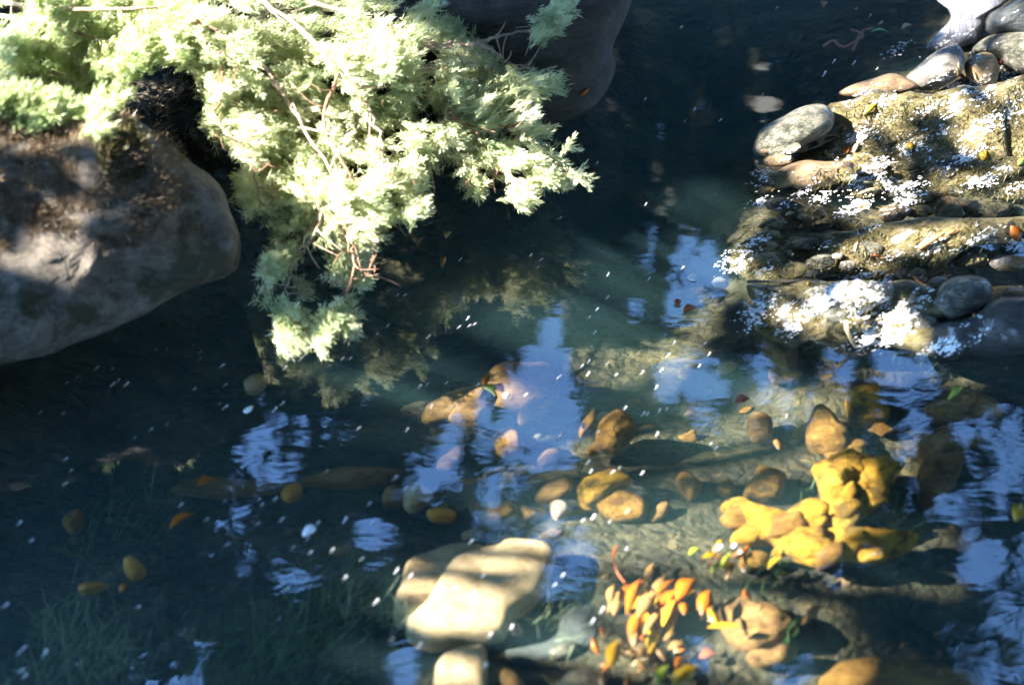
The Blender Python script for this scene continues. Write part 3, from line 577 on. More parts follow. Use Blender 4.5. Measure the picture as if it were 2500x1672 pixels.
def disc(name, label, S, rx, ry, rot, cat, mat, z=.003, h=.006):
    V = [(0, 0, h)]; F = []
    n = 20; 
    for k, (f, zz) in enumerate(((.5, h * .95), (.85, h * .6), (1., 0.))):
        for j in range(n):
            a = 2 * math.pi * j / n; q = 1 + .10 * math.sin(3 * a + S[0]) + .05 * math.sin(7 * a)
            V.append((rx * f * q * math.cos(a), ry * f * q * math.sin(a), zz))
    for j in range(n): F.append((0, 1 + j, 1 + (j + 1) % n))
    for k in range(2):
        for j in range(n): F.append((1 + k * n + j, 1 + (k + 1) * n + j, 1 + (k + 1) * n + (j + 1) % n, 1 + k * n + (j + 1) % n))
    o = obj(name, mesh(name, V, F, True), mat); o.location = at(S, z); o.rotation_euler = (0, 0, rot)
    return tag(o, label, cat)
disc('foam_blob', 'largest oval white foam blob beside the foamy ledge tip', T1(2, 1, 297, 370), .034, .034, .4, 'foam blob', M['foam'])
disc('foam_blob', 'oval white foam blob drifting farther from the ledge tip', T1(2, 1, 110, 337), .021, .022, .5, 'foam blob', M['foam'])
disc('foam_blob', 'lone oval white foam blob above the dark weed', T1(0, 2, 2080, 502), .019, .028, -.6, 'foam blob', M['foam'])
disc('foam_blob', 'small white foam blob at the top of the blue reflection', T1(0, 1, 1672, 1225), .012, .022, -.7, 'foam blob', M['foam'])
disc('foam_blob', 'small white foam blob beside the sunken lime leaf', T1(1, 1, 1132, 1128), .010, .016, -.7, 'foam blob', M['foam'])
disc('foam_blob', 'white foam blob at the pool edge left of the ledges', T1(2, 0, 562, 1358), .015, .018, -.5, 'foam blob', M['foam'])
for i, (x, y) in enumerate(((295, 615), (395, 605), (435, 650), (460, 770))):
    disc('foam_blob', ['widest', 'upper', 'smaller', 'lowest'][i] + ' white foam blob on the leafy clump by the golden ledge', T1(2, 2, x, y), [.016, .012, .008, .006][i], [.009, .007, .006, .004][i], .7, 'foam blob', M['foam'])

# ------------------------------------------------------------------ leaves
def leaf(label, S, length, angle, mat, ratio=.24, z=None, cat='leaf', group=None, curl=.12, tilt=.1, name='fallen_leaf'):
    n = 9; V = []; F = []
    for i in range(n):
        t = i / (n - 1); w = ratio * length * math.sin(math.pi * (t ** .85)) ** 1.25 + .002 * length
        x = (t - .5) * length; zz = curl * length * math.sin(math.pi * t); yy = .06 * length * math.sin(2.2 * t)
        V += [(x, yy + w, zz + w * .35), (x, yy, zz), (x, yy - w, zz + w * .35), (x, yy, zz - .0012)]
    for i in range(n - 1):
        a = i * 4; F += [(a, a + 4, a + 5, a + 1), (a + 1, a + 5, a + 6, a + 2), (a + 3, a + 7, a + 4, a), (a + 2, a + 6, a + 7, a + 3)]
    o = obj(name, mesh(name, V, F, True), M[mat])
    if z is None:
        w, nn = hit(S); w = w + nn * .004
        o.location = w
        o.rotation_euler = (nn.to_track_quat('Z', 'Y').to_matrix() @ Vector((0, 0, 1)).to_track_quat('Z', 'Y').to_matrix()).to_euler()
        zrot = angle
        from mathutils import Matrix
        o.rotation_euler = (Vector(nn).rotation_difference(Vector((0, 0, 1))).inverted().to_matrix() @ Matrix.Rotation(zrot, 3, 'Z')).to_euler()
    else:
        o.location = at(S, z); o.rotation_euler = (rng.normal(0, tilt), rng.normal(0, tilt), angle)
    return tag(o, label, cat, group)
D_ = R
HG = 'sunken leaves in the orange heap'
leaf('lime green leaf floating above the wide dark brown stone', T1(2, 1, 1890, 1112), .10, D_(38), 'leaf_lime', .13, .004)
leaf('yellow leaf cut by the frame edge on blue water', T1(2, 2, 2310, 385), .09, D_(60), 'leaf_yellow', .28, .004)
leaf('bright yellow lance leaf below the cream slab corner', T1(1, 2, 1865, 1335), .125, D_(72), 'leaf_yellow', .2, -.05, curl=.04)
leaf('lime and yellow leaf sunk at the murky channel rim', T1(1, 1, 1015, 1100), .09, D_(-60), 'leaf_lime', .28, -.06)
leaf('orange leaf sunk just above the lime one', T1(1, 1, 1005, 1025), .06, D_(60), 'leaf_orange', .25, -.06)
leaf('red brown leaf sunk beside the lime one', T1(1, 1, 1085, 1085), .06, D_(-50), 'leaf_red', .3, -.06)
leaf('yellow bar shaped leaf at the foot of the orange heap', T1(2, 2, 330, 1155), .12, D_(0), 'leaf_yellow', .09, -.03, curl=.02)
leaf('yellow leaf standing on the bar shaped one', T1(2, 2, 255, 1090), .09, D_(100), 'leaf_yellow', .22, -.05)
leaf('orange leaf upright between the heap and the flat brown stone', T1(2, 2, 205, 990), .11, D_(65), 'leaf_orange', .24, -.06)
leaf('wide orange leaf at the crest of the heap', T1(2, 2, 70, 905), .12, D_(48), 'leaf_orange', .25, -.06)
leaf('small orange leaf left behind the heap', T1(2, 2, 60, 1030), .06, D_(75), 'leaf_orange', .3, -.08)
leaf('slim brown stem leaf to the right of the flat brown stone', T1(2, 2, 930, 1075), .12, D_(38), 'leaf_brown', .12, -.08)
leaf('yellow leaf at the bottom edge under the heap', T1(2, 2, 80, 1475), .10, D_(35), 'leaf_yellow', .25, -.04)
leaf('peach leaf beside the mirrored blue gap under the heap', T1(2, 2, 215, 1345), .06, D_(10), 'leaf_orange', .3, -.04)
leaf('yellow green leaf in the bottom litter', T1(1, 2, 2190, 1480), .09, D_(55), 'leaf_lime', .2, -.04)
leaf('gold leaf cut by the bottom litter edge', T1(1, 2, 2310, 1490), .09, D_(50), 'leaf_yellow', .22, -.04)
leaf('orange leaf resting on the dark weed', T1(0, 2, 1230, 445), .11, D_(35), 'leaf_orange', .2, -.1)
leaf('small orange leaf glowing in the dark weed', T1(0, 2, 835, 895), .04, D_(50), 'leaf_orange', .35, -.1)
leaf('orange leaf by the amber bar', T1(0, 2, 1390, 180), .07, D_(30), 'leaf_orange', .28, -.1)
leaf('tiny orange leaf on the shaded boulder', T1(1, 0, 1660, 620), .06, D_(48), 'leaf_orange', .18)
leaf('red leaf floating on blue ripples', T1(2, 1, 95, 555), .075, D_(35), 'leaf_red', .25, .003)
leaf('smaller red leaf just behind the red one on ripples', T1(2, 1, 15, 505), .05, D_(70), 'leaf_red', .3, .003)
leaf('pinkish red leaf under blue glare', T1(2, 1, 450, 1165), .06, D_(15), 'leaf_red', .35, -.05)
leaf('pink leaf under the blue glare farther out', T1(2, 1, 100, 1265), .06, D_(10), 'leaf_cream', .25, -.05)
leaf('tan leaf upright between dull gold stones', T1(2, 1, 690, 1460), .06, D_(85), 'leaf_brown', .3, -.05)
leaf('cream yellow leaf caught against the pale grey rock', T1(2, 0, 1895, 460), .075, D_(-75), 'leaf_cream', .26)
leaf('red leaf below the cream yellow one', T1(2, 0, 1915, 530), .06, D_(-60), 'leaf_red', .26)
leaf('orange red leaf beside the smaller tan rock', T1(2, 0, 2205, 420), .035, D_(20), 'leaf_red', .45)
leaf('bright yellow leaf stuck on the gold ledge top', T1(2, 0, 1310, 735), .085, D_(38), 'leaf_yellow', .16)
leaf('orange leaf among foam of the gold ledge', T1(2, 0, 1155, 1015), .04, D_(40), 'leaf_orange', .4)
leaf('yellow leaf in foam in the middle of the gold ledge', T1(2, 0, 1585, 985), .045, D_(80), 'leaf_yellow', .4)
leaf('pale yellow round leaf near the frame edge of the gold ledge', T1(2, 0, 2080, 1050), .05, D_(60), 'leaf_yellow', .42)
leaf('lime leaf at the very edge of the gold ledge', T1(2, 0, 2320, 1095), .04, D_(40), 'leaf_lime', .35)
leaf('orange leaf on the darker ledge by the frame edge', T1(2, 1, 2280, 45), .085, D_(-70), 'leaf_orange', .3)
leaf('long brown leaf strip on the darker ledge', T1(2, 1, 1750, 85), .19, D_(25), 'leaf_brown', .06)
leaf('short brown leaf strip on the darker ledge corner', T1(2, 1, 610, 25), .04, D_(45), 'leaf_brown', .3)
leaf('long cream strip on the gold ledge', T1(2, 0, 1290, 1290), .09, D_(10), 'leaf_cream', .08)
leaf('green leaf of the sprig drifting on black water', T1(2, 0, 1375, 220), .10, D_(5), 'leaf_green', .13, .006)
leaf('pale grey leaf drifting near the white cascade', T1(2, 0, 1560, 185), .07, D_(25), 'leaf_cream', .25, .004)
leaf('tan leaf drifting at the top frame edge', T1(2, 0, 1000, 30), .06, D_(70), 'leaf_brown', .3, .004)
leaf('curled dry leaf hanging under the shrub over black water', T1(1, 1, 715, 235), .07, D_(75), 'leaf_brown', .16, .03)
leaf('pale blue grey leaf floating under the shrub', T1(1, 1, 745, 50), .07, D_(70), 'leaf_cream', .25, .003)
leaf('slim grey leaf floating beside the pale one', T1(1, 1, 560, 95), .07, D_(55), 'leaf_cream', .14, .003)
for i in range(42):                      # the heap
    x, y = rng.normal(2130, 150), rng.normal(1020, 120)
    leaf('narrow orange brown leaf layered in the sunken heap', T1(1, 2, x, y), rng.uniform(.09, .17), rng.normal(D_(55), .5), random.choice(['leaf_orange', 'leaf_orange', 'leaf_brown', 'leaf_yellow', 'leaf_brown']), rng.uniform(.10, .19), rng.uniform(-.21, -.13), group=HG, tilt=.16, curl=.05)
for i in range(34):
    x, y = rng.uniform(1650, 2345), rng.normal(1400, 120)
    leaf('small tan leaf in the litter along the bottom frame edge', T1(1, 2, x, y), rng.uniform(.035, .075), rng.normal(D_(45), .8), random.choice(['leaf_orange', 'leaf_cream', 'leaf_brown', 'leaf_brown', 'leaf_brown', 'leaf_cream']), rng.uniform(.14, .22), rng.uniform(-.2, -.1), group='leaves in the bottom litter', tilt=.35)
for i in range(16):
    x, y = rng.normal(310, 110), rng.normal(690, 55)
    leaf('olive or rust leaf in the foam topped clump by the golden ledge', T1(2, 2, x, y), rng.uniform(.04, .08), rng.normal(D_(40), .5), random.choice(['leaf_brown', 'leaf_brown', 'leaf_yellow', 'leaf_orange', 'leaf_lime']), rng.uniform(.12, .22), rng.uniform(-.08, -.02), group='leaves in the foam topped clump', tilt=.3)
for i in range(26):
    q = (rng.uniform(1880, 2490), rng.uniform(230, 780))
    if q[0] < 2060 and q[1] < 400: continue
    leaf('small dry leaf scattered over the ledges of the rapids', q, rng.uniform(.025, .055), rng.normal(D_(35), .6), random.choice(['leaf_orange', 'leaf_cream', 'leaf_brown', 'leaf_red', 'leaf_brown', 'leaf_yellow']), rng.uniform(.12, .28), group='dry leaves on the ledges')

# sticks and a reed
def stick(name, label, pts, r, mat, cat, zs=None):
    P = [np.array(hit(p)[0]) + np.array([0, 0, .012]) if zs is None else at(p, zs[i]) for i, p in enumerate(pts)]
    v, f = tube(curve(P, 5), r, r * .6); o = obj(name, mesh(name, v, f, True), M[mat]); return tag(o, label, cat)
stick('reed', 'bent golden reed standing out of the lowest ledge', T(2, 1, (1150, 630), (1155, 690), (1185, 760), (1210, 805)), .011, 'leaf_cream', 'reed', (.12, .10, .05, .01))
stick('stick', 'pale broken stick by the blue pool at the frame edge', T(2, 1, (2230, 428), (2290, 430), (2380, 445)), .010, 'twig', 'stick')
stick('twig', 'brown forked sprig drifting on black water', T(2, 0, (1000, 310), (1060, 280), (1130, 320), (1220, 275), (1260, 230), (1180, 200)), .009, 'drystem', 'twig', (.01, .012, .01, .015, .02, .01))
stick('twig', 'shorter brown twig crossing the drifting sprig', T(2, 0, (1190, 340), (1215, 290), (1250, 215), (1330, 190)), .007, 'drystem', 'twig', (.008, .015, .02, .012))
stick('stem', 'thin red stem trailing under water above the heap', T(1, 2, (1875, 610), (1855, 680), (1880, 780), (1935, 860)), .005, 'leaf_red', 'stem', (-.05, -.05, -.06, -.07))
stick('twig', 'dark fallen twig lying between the lower ledges', T(2, 1, (480, 378), (800, 372), (1100, 335), (1240, 250)), .007, 'bark', 'twig')

# water weed tufts: thing with its blades
def weed(label, S, n, L, mat, spread, z0=-.3, lean=(.3, .5), group='water weed tufts'):
    base = at(S, z0); e = empty('water_weed', base)
    tag(e, label, 'water weed', group)
    for k, cnt in enumerate((n // 2, n - n // 2)):
        P = np.zeros((cnt, 3)); P[:, :2] = rng.normal(0, spread, (cnt, 2))
        D = np.stack([lean[0] + rng.normal(0, .3, cnt), lean[1] + rng.normal(0, .3, cnt), np.full(cnt, .38)], 1)
        v, f = blades(P, unit(D) * rng.uniform(.5, 1.1, (cnt, 1)) * L * .8, .0018, 1.3)
        obj('blades', mesh('blades', v, f), M[mat if k else ('weed_dark' if mat == 'weed_dark' else mat)], e)
for i, (x, y) in enumerate([(330, 1180), (450, 1130), (400, 1330), (560, 1260), (650, 1380), (480, 1470), (760, 1360), (300, 1450), (820, 1480), (620, 1520)]):
    weed('pale grey green weed tuft swaying in the dark shallows', T1(0, 2, x, y), 22, .16, 'weed_pale', .06, -.27, (.2, .4), 'pale weed in the dark shallows')
for i, (x, y) in enumerate([(2250, 1010), (2120, 1040), (2200, 1130), (2060, 1180), (1950, 1300), (1780, 1350), (2220, 1300), (2050, 1420), (1620, 1430), (1850, 1480), (2250, 1450), (1450, 1450), (1300, 1520), (650, 560), (930, 480)]):
    weed('dark green weed tuft beside the glowing cream slab', T1(0, 2, x, y), 40, .18, 'weed_dark', .08, -.28, (.3, .35), 'dark green weed below midstream')
for i, (x, y) in enumerate([(60, 1080), (180, 1150), (330, 1120), (420, 1160)]):
    weed('light green weed tuft brushing the cream slab', T1(1, 2, x, y), 16, .13, 'weed_pale', .04, -.15, (.4, .4), 'light weed at the slab')
for i, (x, y) in enumerate([(1450, 1030), (1480, 1160), (1500, 1260), (1400, 1090)]):
    weed('pale grassy weed tuft on the blue grey slab', T1(1, 2, x, y), 9, .10, 'weed_pale', .03, -.14, (.7, .5), 'pale weed on the slab')
for i, (c, r, x, y) in enumerate([(2, 2, 600, 830), (2, 2, 480, 900), (2, 2, 1420, 480), (2, 2, 1440, 330), (2, 2, 920, 230), (2, 1, 1580, 960), (2, 2, 720, 1240)]):
    weed('vivid green weed tuft rooted between golden and brown stones', T1(c, r, x, y), 14, .12, 'weed_dark', .04, -.15, (.4, .5), 'green weed between stones')

# ------------------------------------------------------------------ the shrub that sprawls over the bank
HZ = [((500, 60), .95), ((0, 0), 1.05), ((150, 280), .72), ((300, 150), .85), ((1300, 20), .7), ((1350, 170), .55), ((1300, 420), .35), ((1150, 480), .3), ((900, 400), .52), ((700, 800), .1), ((820, 740), .12), ((650, 550), .4), ((480, 380), .62), ((900, 100), .85)]
HP = np.array([p for p, _ in HZ], float); HV = np.array([z for _, z in HZ])
def hz(S):
    d = ((HP[None] - S[:, None]) ** 2).sum(-1) + 400
    w = 1 / d ** 1.3; return (w * HV).sum(1) / w.sum(1)
def at_many(S, z):
    d = FW[None] + RT[None] * ((S[:, :1] - 1250) * K) - UP[None] * ((S[:, 1:] - 836) * K)
    return CAM + d * ((z - CAM[2]) / d[:, 2])[:, None]
MAIN = T(1, 0, (-1150, -60), (250, -60), (360, 60), (430, 80), (740, -30), (640, 90), (500, 130), (620, 180), (780, 120), (770, 190), (865, 180), (860, 260), (930, 300), (1030, 400), (1120, 520), (1200, 480), (1320, 490), (1400, 430), (1480, 410), (1510, 460), (1480, 510), (1400, 510), (1500, 570), (1480, 600),
         (1380, 640), (1300, 620), (1330, 700), (1290, 760), (1300, 830), (1200, 800), (1180, 830), (1250, 860), (1420, 860), (1350, 930), (1400, 1010), (1480, 1030), (1500, 1000), (1580, 950), (1580, 1090), (1480, 1180), (1650, 1150), (1640, 1220), (1560, 1240), (1450, 1220), (1300, 1250), (1290, 1300), (1270, 1360), (1200, 1370), (1100, 1330), (1000, 1380), (950, 1350), (980, 1270), (850, 1280), (850, 1200), (810, 1160), (870, 1080), (780, 1070), (740, 960), (720, 1000), (740, 1050), (700, 1080), (710, 1130), (620, 1140),
         (580, 1210), (500, 1230), (550, 1330), (540, 1480), (500, 1500), (440, 1440), (390, 1480), (390, 1560)) + \
       T(1, 1, (300, 70), (210, 60), (150, 200), (200, 330), (130, 370), (0, 370)) + \
       T(0, 1, (2200, 200), (2180, 280), (2100, 250), (2130, 100), (2080, 150), (1980, 230), (1900, 200), (1800, 370), (1780, 300), (1800, 180), (1940, 150), (1950, 60), (1760, 40), (1690, -30)) + \
       T(0, 0, (1650, 1450), (1600, 1380), (1640, 1280), (1600, 1200), (1700, 1150), (1620, 1050), (1500, 960), (1400, 900), (1400, 820), (1330, 780), (1350, 680), (1400, 570), (1260, 500), (1260, 440), (1200, 440), (1000, 200), (900, -60))
HANG = [T(0, 1, (1850, 600), (1880, 520), (1990, 520), (2040, 620), (2030, 700), (2040, 760), (1960, 780), (1900, 840), (1860, 740), (1880, 680)),
        T(0, 1, (2100, 740), (2200, 700), (2150, 620), (2280, 520), (2345, 480), (2345, 600), (2250, 680), (2210, 740), (2160, 820), (2110, 800)),
        T(1, 1, (0, 560), (50, 520), (110, 640), (90, 670), (0, 660)), T(1, 1, (5, 340), (60, 290), (200, 330), (130, 390), (30, 400)),
        T(0, 1, (1800, 360), (1790, 200), (1900, 160), (1930, 190), (1880, 300)), T(1, 0, (1360, 110), (1440, 40), (1500, 50), (1560, -20), (1565, 100), (1480, 180), (1440, 270), (1330, 270), (1310, 200)),
        T(0, 1, (2010, 320), (2050, 380), (2060, 450), (2020, 440)), T(0, 1, (1760, 500), (1790, 450), (1830, 440), (1790, 510))]
LEFTM = T(0, 0, (-60, -60), (1250, -60), (1250, 420), (1120, 420), (1050, 400), (900, 480), (860, 560), (820, 600), (860, 680), (700, 760), (680, 950), (560, 850), (600, 800), (450, 760), (300, 860), (180, 880), (250, 790), (60, 790), (-60, 780))
HOLES = [T(0, 1, (1960, 60), (2060, 130), (2140, 60), (2260, 150), (2230, 330), (2160, 520), (2050, 500), (2000, 300)), T(0, 1, (1660, -160), (1780, -60), (1880, 60), (1820, 130), (1740, 120), (1640, 0)), T(1, 0, (490, 880), (600, 870), (640, 960), (560, 980)), T(1, 0, (560, 830), (690, 780), (720, 690), (760, 740), (700, 860), (620, 850)), T(1, 0, (1110, 1180), (1250, 1080), (1330, 1100), (1310, 1230), (1150, 1250)), T(0, 0, (1350, 1090), (1500, 960), (1600, 1100), (1500, 1300)),
         T(1, 0, (190, 640), (300, 640), (220, 760)), T(1, 0, (820, 590), (900, 560), (880, 620)), T(1, 0, (480, 700), (540, 650), (560, 720), (500, 740)), T(0, 0, (2000, 820), (2080, 820), (2060, 960), (1960, 940)), T(0, 0, (1650, 30), (1950, 0), (2100, 100), (1900, 150), (1700, 180), (1600, 140)), T(0, 0, (0, 0), (150, 0), (170, 80), (60, 200), (-40, 260), (-60, 0)),
         T(1, 0, (1120, 260), (1250, 330), (1380, 450), (1180, 420))]
BR = {   # branches of the main shrub, measured from the photograph: paths and heights
 'a': (T(1, 0, (-400, -60), (200, 120), (600, 290), (900, 320), (1100, 230), (1330, 210), (1440, 130)), (.95, .85, .74, .66, .62, .58, .55), .018),
 'b': (T(1, 0, (600, 290), (960, 310), (1150, 430), (1350, 480), (1470, 450)), (.74, .65, .56, .5, .46), .014),
 'c': (T(1, 0, (-600, -100), (-200, 250), (30, 480), (180, 660), (280, 880), (300, 1100)), (.98, .85, .76, .68, .58, .5), .022),
 'd': (T(1, 0, (200, 400), (680, 480), (700, 560), (740, 750), (640, 1000), (620, 1120)), (.8, .62, .58, .52, .42, .4), .012),
 'e': (T(1, 0, (740, 750), (930, 900), (1040, 1130), (1060, 1300)), (.52, .44, .34, .26), .012),
 'f': (T(1, 0, (930, 900), (1150, 840), (1250, 900), (1400, 1030), (1560, 1180)), (.46, .42, .38, .32, .28), .010),
 'g': (T(1, 0, (30, 480), (-100, 800), (100, 1200), (250, 1300), (420, 1480)), (.76, .66, .5, .42, .34), .014),
 'h': (T(0, 0, (1300, 100), (1750, 420), (2000, 800), (2250, 1200), (2150, 1500), (2050, 1680)), (.95, .8, .66, .52, .42, .35), .016),
 'i': (T(0, 1, (2300, -200), (2100, 0), (1990, 230), (1940, 420), (1935, 620)), (.45, .36, .28, .22, .14), .012),
 'j': (T(1, 1, (-100, -300), (50, 0), (110, 210), (30, 520), (-60, 640)), (.5, .4, .32, .2, .14), .012),
 'k': (T(1, 1, (-100, -300), (180, 0), (250, 110), (210, 280), (120, 340)), (.5, .36, .32, .28, .26), .011),
 'l': (T(0, 0, (1300, 100), (1500, 500), (1450, 800), (1700, 1080), (1750, 1400)), (.95, .82, .72, .62, .5), .013),
}
def cluster(C, axis, n, L, w):
    m = len(C); P = np.repeat(C, n, 0); A = np.repeat(axis, n, 0)
    t = rng.uniform(-1, 1, (m * n, 1)); P = P + A * t * L * 1.9 + rng.normal(0, .006, (m * n, 3))
    D = unit(A * 1.0 + rng.normal(0, .46, (m * n, 3)) + np.array(STREAK) * .45) * rng.uniform(.6, 1.25, (m * n, 1)) * L
    return blades(P, D, w, .35)
def foliage_points(polys, holes, count, layers, seed, noise_cut, off=.16):
    out = []; tot = 0
    allp = np.concatenate([np.array(p) for p in polys]); lo, hi = allp.min(0), allp.max(0)
    while tot < count:
        q = rng.uniform(lo, hi, (4000, 2)); q = q[inside_any(q, polys)]
        if holes: q = q[~inside_any(q, holes)]
        nzv = np.array([noise.noise(Vector((s[0] * .012, s[1] * .016, seed))) + .5 * noise.noise(Vector((s[0] * .03, s[1] * .035, seed + 9))) for s in q])
        q = q[nzv > noise_cut + rng.uniform(-.18, .12, len(q))]
        out.append(q); tot += len(q)
    S = np.concatenate(out)[:int(count)]
    bumps = np.array([noise.noise(Vector((s[0] * .014, s[1] * .014, seed + 3))) for s in S])
    z = hz(S) + bumps * .12 + rng.uniform(-layers, 0, len(S)) * np.clip((hz(S) - .05) * 2, .2, 1)
    Cq = at_many(S, np.maximum(z, .03))
    for i, q in enumerate(S):
        h, nn = hit(q, -2)
        vd = unit(CAM - Cq[i]); depth = (np.array(h) - Cq[i]) @ vd
        if depth > -.03: Cq[i] = np.array(h) + vd * rng.uniform(.02, off)
    return S, Cq
ROOT = at((420, -150), .75)
shrub = empty('shrub', tuple(ROOT)); tag(shrub, 'sprawling fine needled shrub glaring pale green in sun over the dark stream', 'shrub')
def under(root, V): return np.asarray(V) - np.array(root)
bl = []
for k, (pp, zz, r) in BR.items():
    P = curve([at(p, z - .035) for p, z in zip(pp, zz)], 6)
    P[1:-1] += rng.normal(0, .006, P[1:-1].shape)
    parts = [tube(P, r * .62, r * .2, 7)]
    for i in range(3, len(P) - 1, 2):     # side twigs
        d = unit(rng.normal(0, 1, 3) + np.array([.4, -.5, -.2])) * rng.uniform(.06, .16)
        parts.append(tube(curve([P[i], P[i] + d * .5 + rng.normal(0, .01, 3), P[i] + d], 3), r * .28, .0015, 5))
    v, f = merge(parts)
    b = obj('branch', mesh('branch', under(ROOT, v), f, True), M['twig'] if k in 'abcdhi' else M['drystem'], shrub)
    bl.append((b, P))
S, C = foliage_points([MAIN], HOLES, 4000, .22, 1., -.10)
S2, C2 = foliage_points(HANG, [], 300, .05, 5., -.9)
Cc = np.concatenate([C, C2])
best = np.stack([np.min(((Cc[:, None] - P[None]) ** 2).sum(-1), 1) for _, P in bl], 1).argmin(1)
for j, (b, P) in enumerate(bl):
    c = Cc[best == j]
    if len(c) < 3: continue
    i = ((c[:, None] - P[None]) ** 2).sum(-1).argmin(1)
    tang = P[np.minimum(i + 1, len(P) - 1)] - P[np.maximum(i - 1, 0)]
    axis = unit(unit(tang) * .5 + unit(c - P[i]) * .35 + rng.normal(0, .35, c.shape) + np.array(STREAK) * .35 + np.array([0, -.1, .1]))
    v, f = cluster(c, axis, 56, .027, .0018)
    obj('needles', mesh('needles', under(ROOT, v), f), M['needle'], b)
for root_, par_, SS, nn_ in ((ROOT, None, S, 2600),):  # dark layer added under the shrub to darken its gaps and reflection
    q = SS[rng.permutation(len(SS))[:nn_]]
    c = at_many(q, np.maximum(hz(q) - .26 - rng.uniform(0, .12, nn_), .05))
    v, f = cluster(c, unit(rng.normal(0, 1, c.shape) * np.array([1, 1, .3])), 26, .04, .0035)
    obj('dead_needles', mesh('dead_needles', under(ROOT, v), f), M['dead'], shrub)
# dry curled scraps caught in the twigs
v, f = [], []
for _ in range(60):
    q = S[rng.integers(len(S))]
    if q[1] < 150 and rng.random() < .6: continue
    c = at(q, hz(np.array([q]))[0] + .01); d = unit(rng.normal(0, 1, 3) + np.array([.3, .2, -.4])) * rng.uniform(.02, .06)
    v, f = tube(curve([c, c + d * .6 + rng.normal(0, .008, 3), c + d], 3), .0032, .0016, 4)
    obj('dead_twig', mesh('dead_twig', under(ROOT, v), f, True), M['drystem'], shrub)

ROOT2 = at((60, 60), .7)
sh2 = empty('shrub', tuple(ROOT2)); tag(sh2, 'lime tinted low shrub covering the bank above the huge boulder', 'shrub')
B2 = [(T(0, 0, (-100, 100), (300, 150), (700, 280), (980, 330)), (.8, .86, .84, .8)), (T(0, 0, (-100, 100), (200, 400), (500, 560), (700, 720)), (.8, .78, .72, .66)), (T(0, 0, (-100, 100), (100, 500), (200, 760)), (.8, .72, .66)), (T(0, 0, (-100, 0), (400, 60), (900, 60), (1200, 40)), (.85, .95, .95, .9))]
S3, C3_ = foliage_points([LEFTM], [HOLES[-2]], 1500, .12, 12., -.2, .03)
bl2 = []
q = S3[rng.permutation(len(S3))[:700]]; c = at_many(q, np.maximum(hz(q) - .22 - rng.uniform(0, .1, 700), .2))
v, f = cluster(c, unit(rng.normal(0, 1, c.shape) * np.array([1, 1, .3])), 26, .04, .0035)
obj('dead_needles', mesh('dead_needles', under(ROOT2, v), f), M['dead'], sh2)  # dark layer added beneath the low shrub to dull its mirror image
for pp, zz in B2:
    P = curve([at(p, z) for p, z in zip(pp, zz)], 6); parts = [tube(P, .011, .004, 6)]
    for i in range(3, len(P) - 1, 2):
        d = unit(rng.normal(0, 1, 3) + np.array([.4, -.5, .2])) * rng.uniform(.06, .16)
        parts.append(tube([P[i], P[i] + d * .5, P[i] + d], .004, .0015, 5))
    v, f = merge(parts); bl2.append((obj('branch', mesh('branch', under(ROOT2, v), f, True), M['twig'], sh2), P))
best = np.stack([np.min(((C3_[:, None] - P[None]) ** 2).sum(-1), 1) for _, P in bl2], 1).argmin(1)
for j, (b, P) in enumerate(bl2):
    c = C3_[best == j]
    axis = unit(rng.normal(0, .5, c.shape) + np.array(STREAK) * .7 + np.array([0, -.1, .2]))
    v, f = cluster(c, axis, 56, .027, .0018); obj('needles', mesh('needles', under(ROOT2, v), f), M['needle_lime'], b)

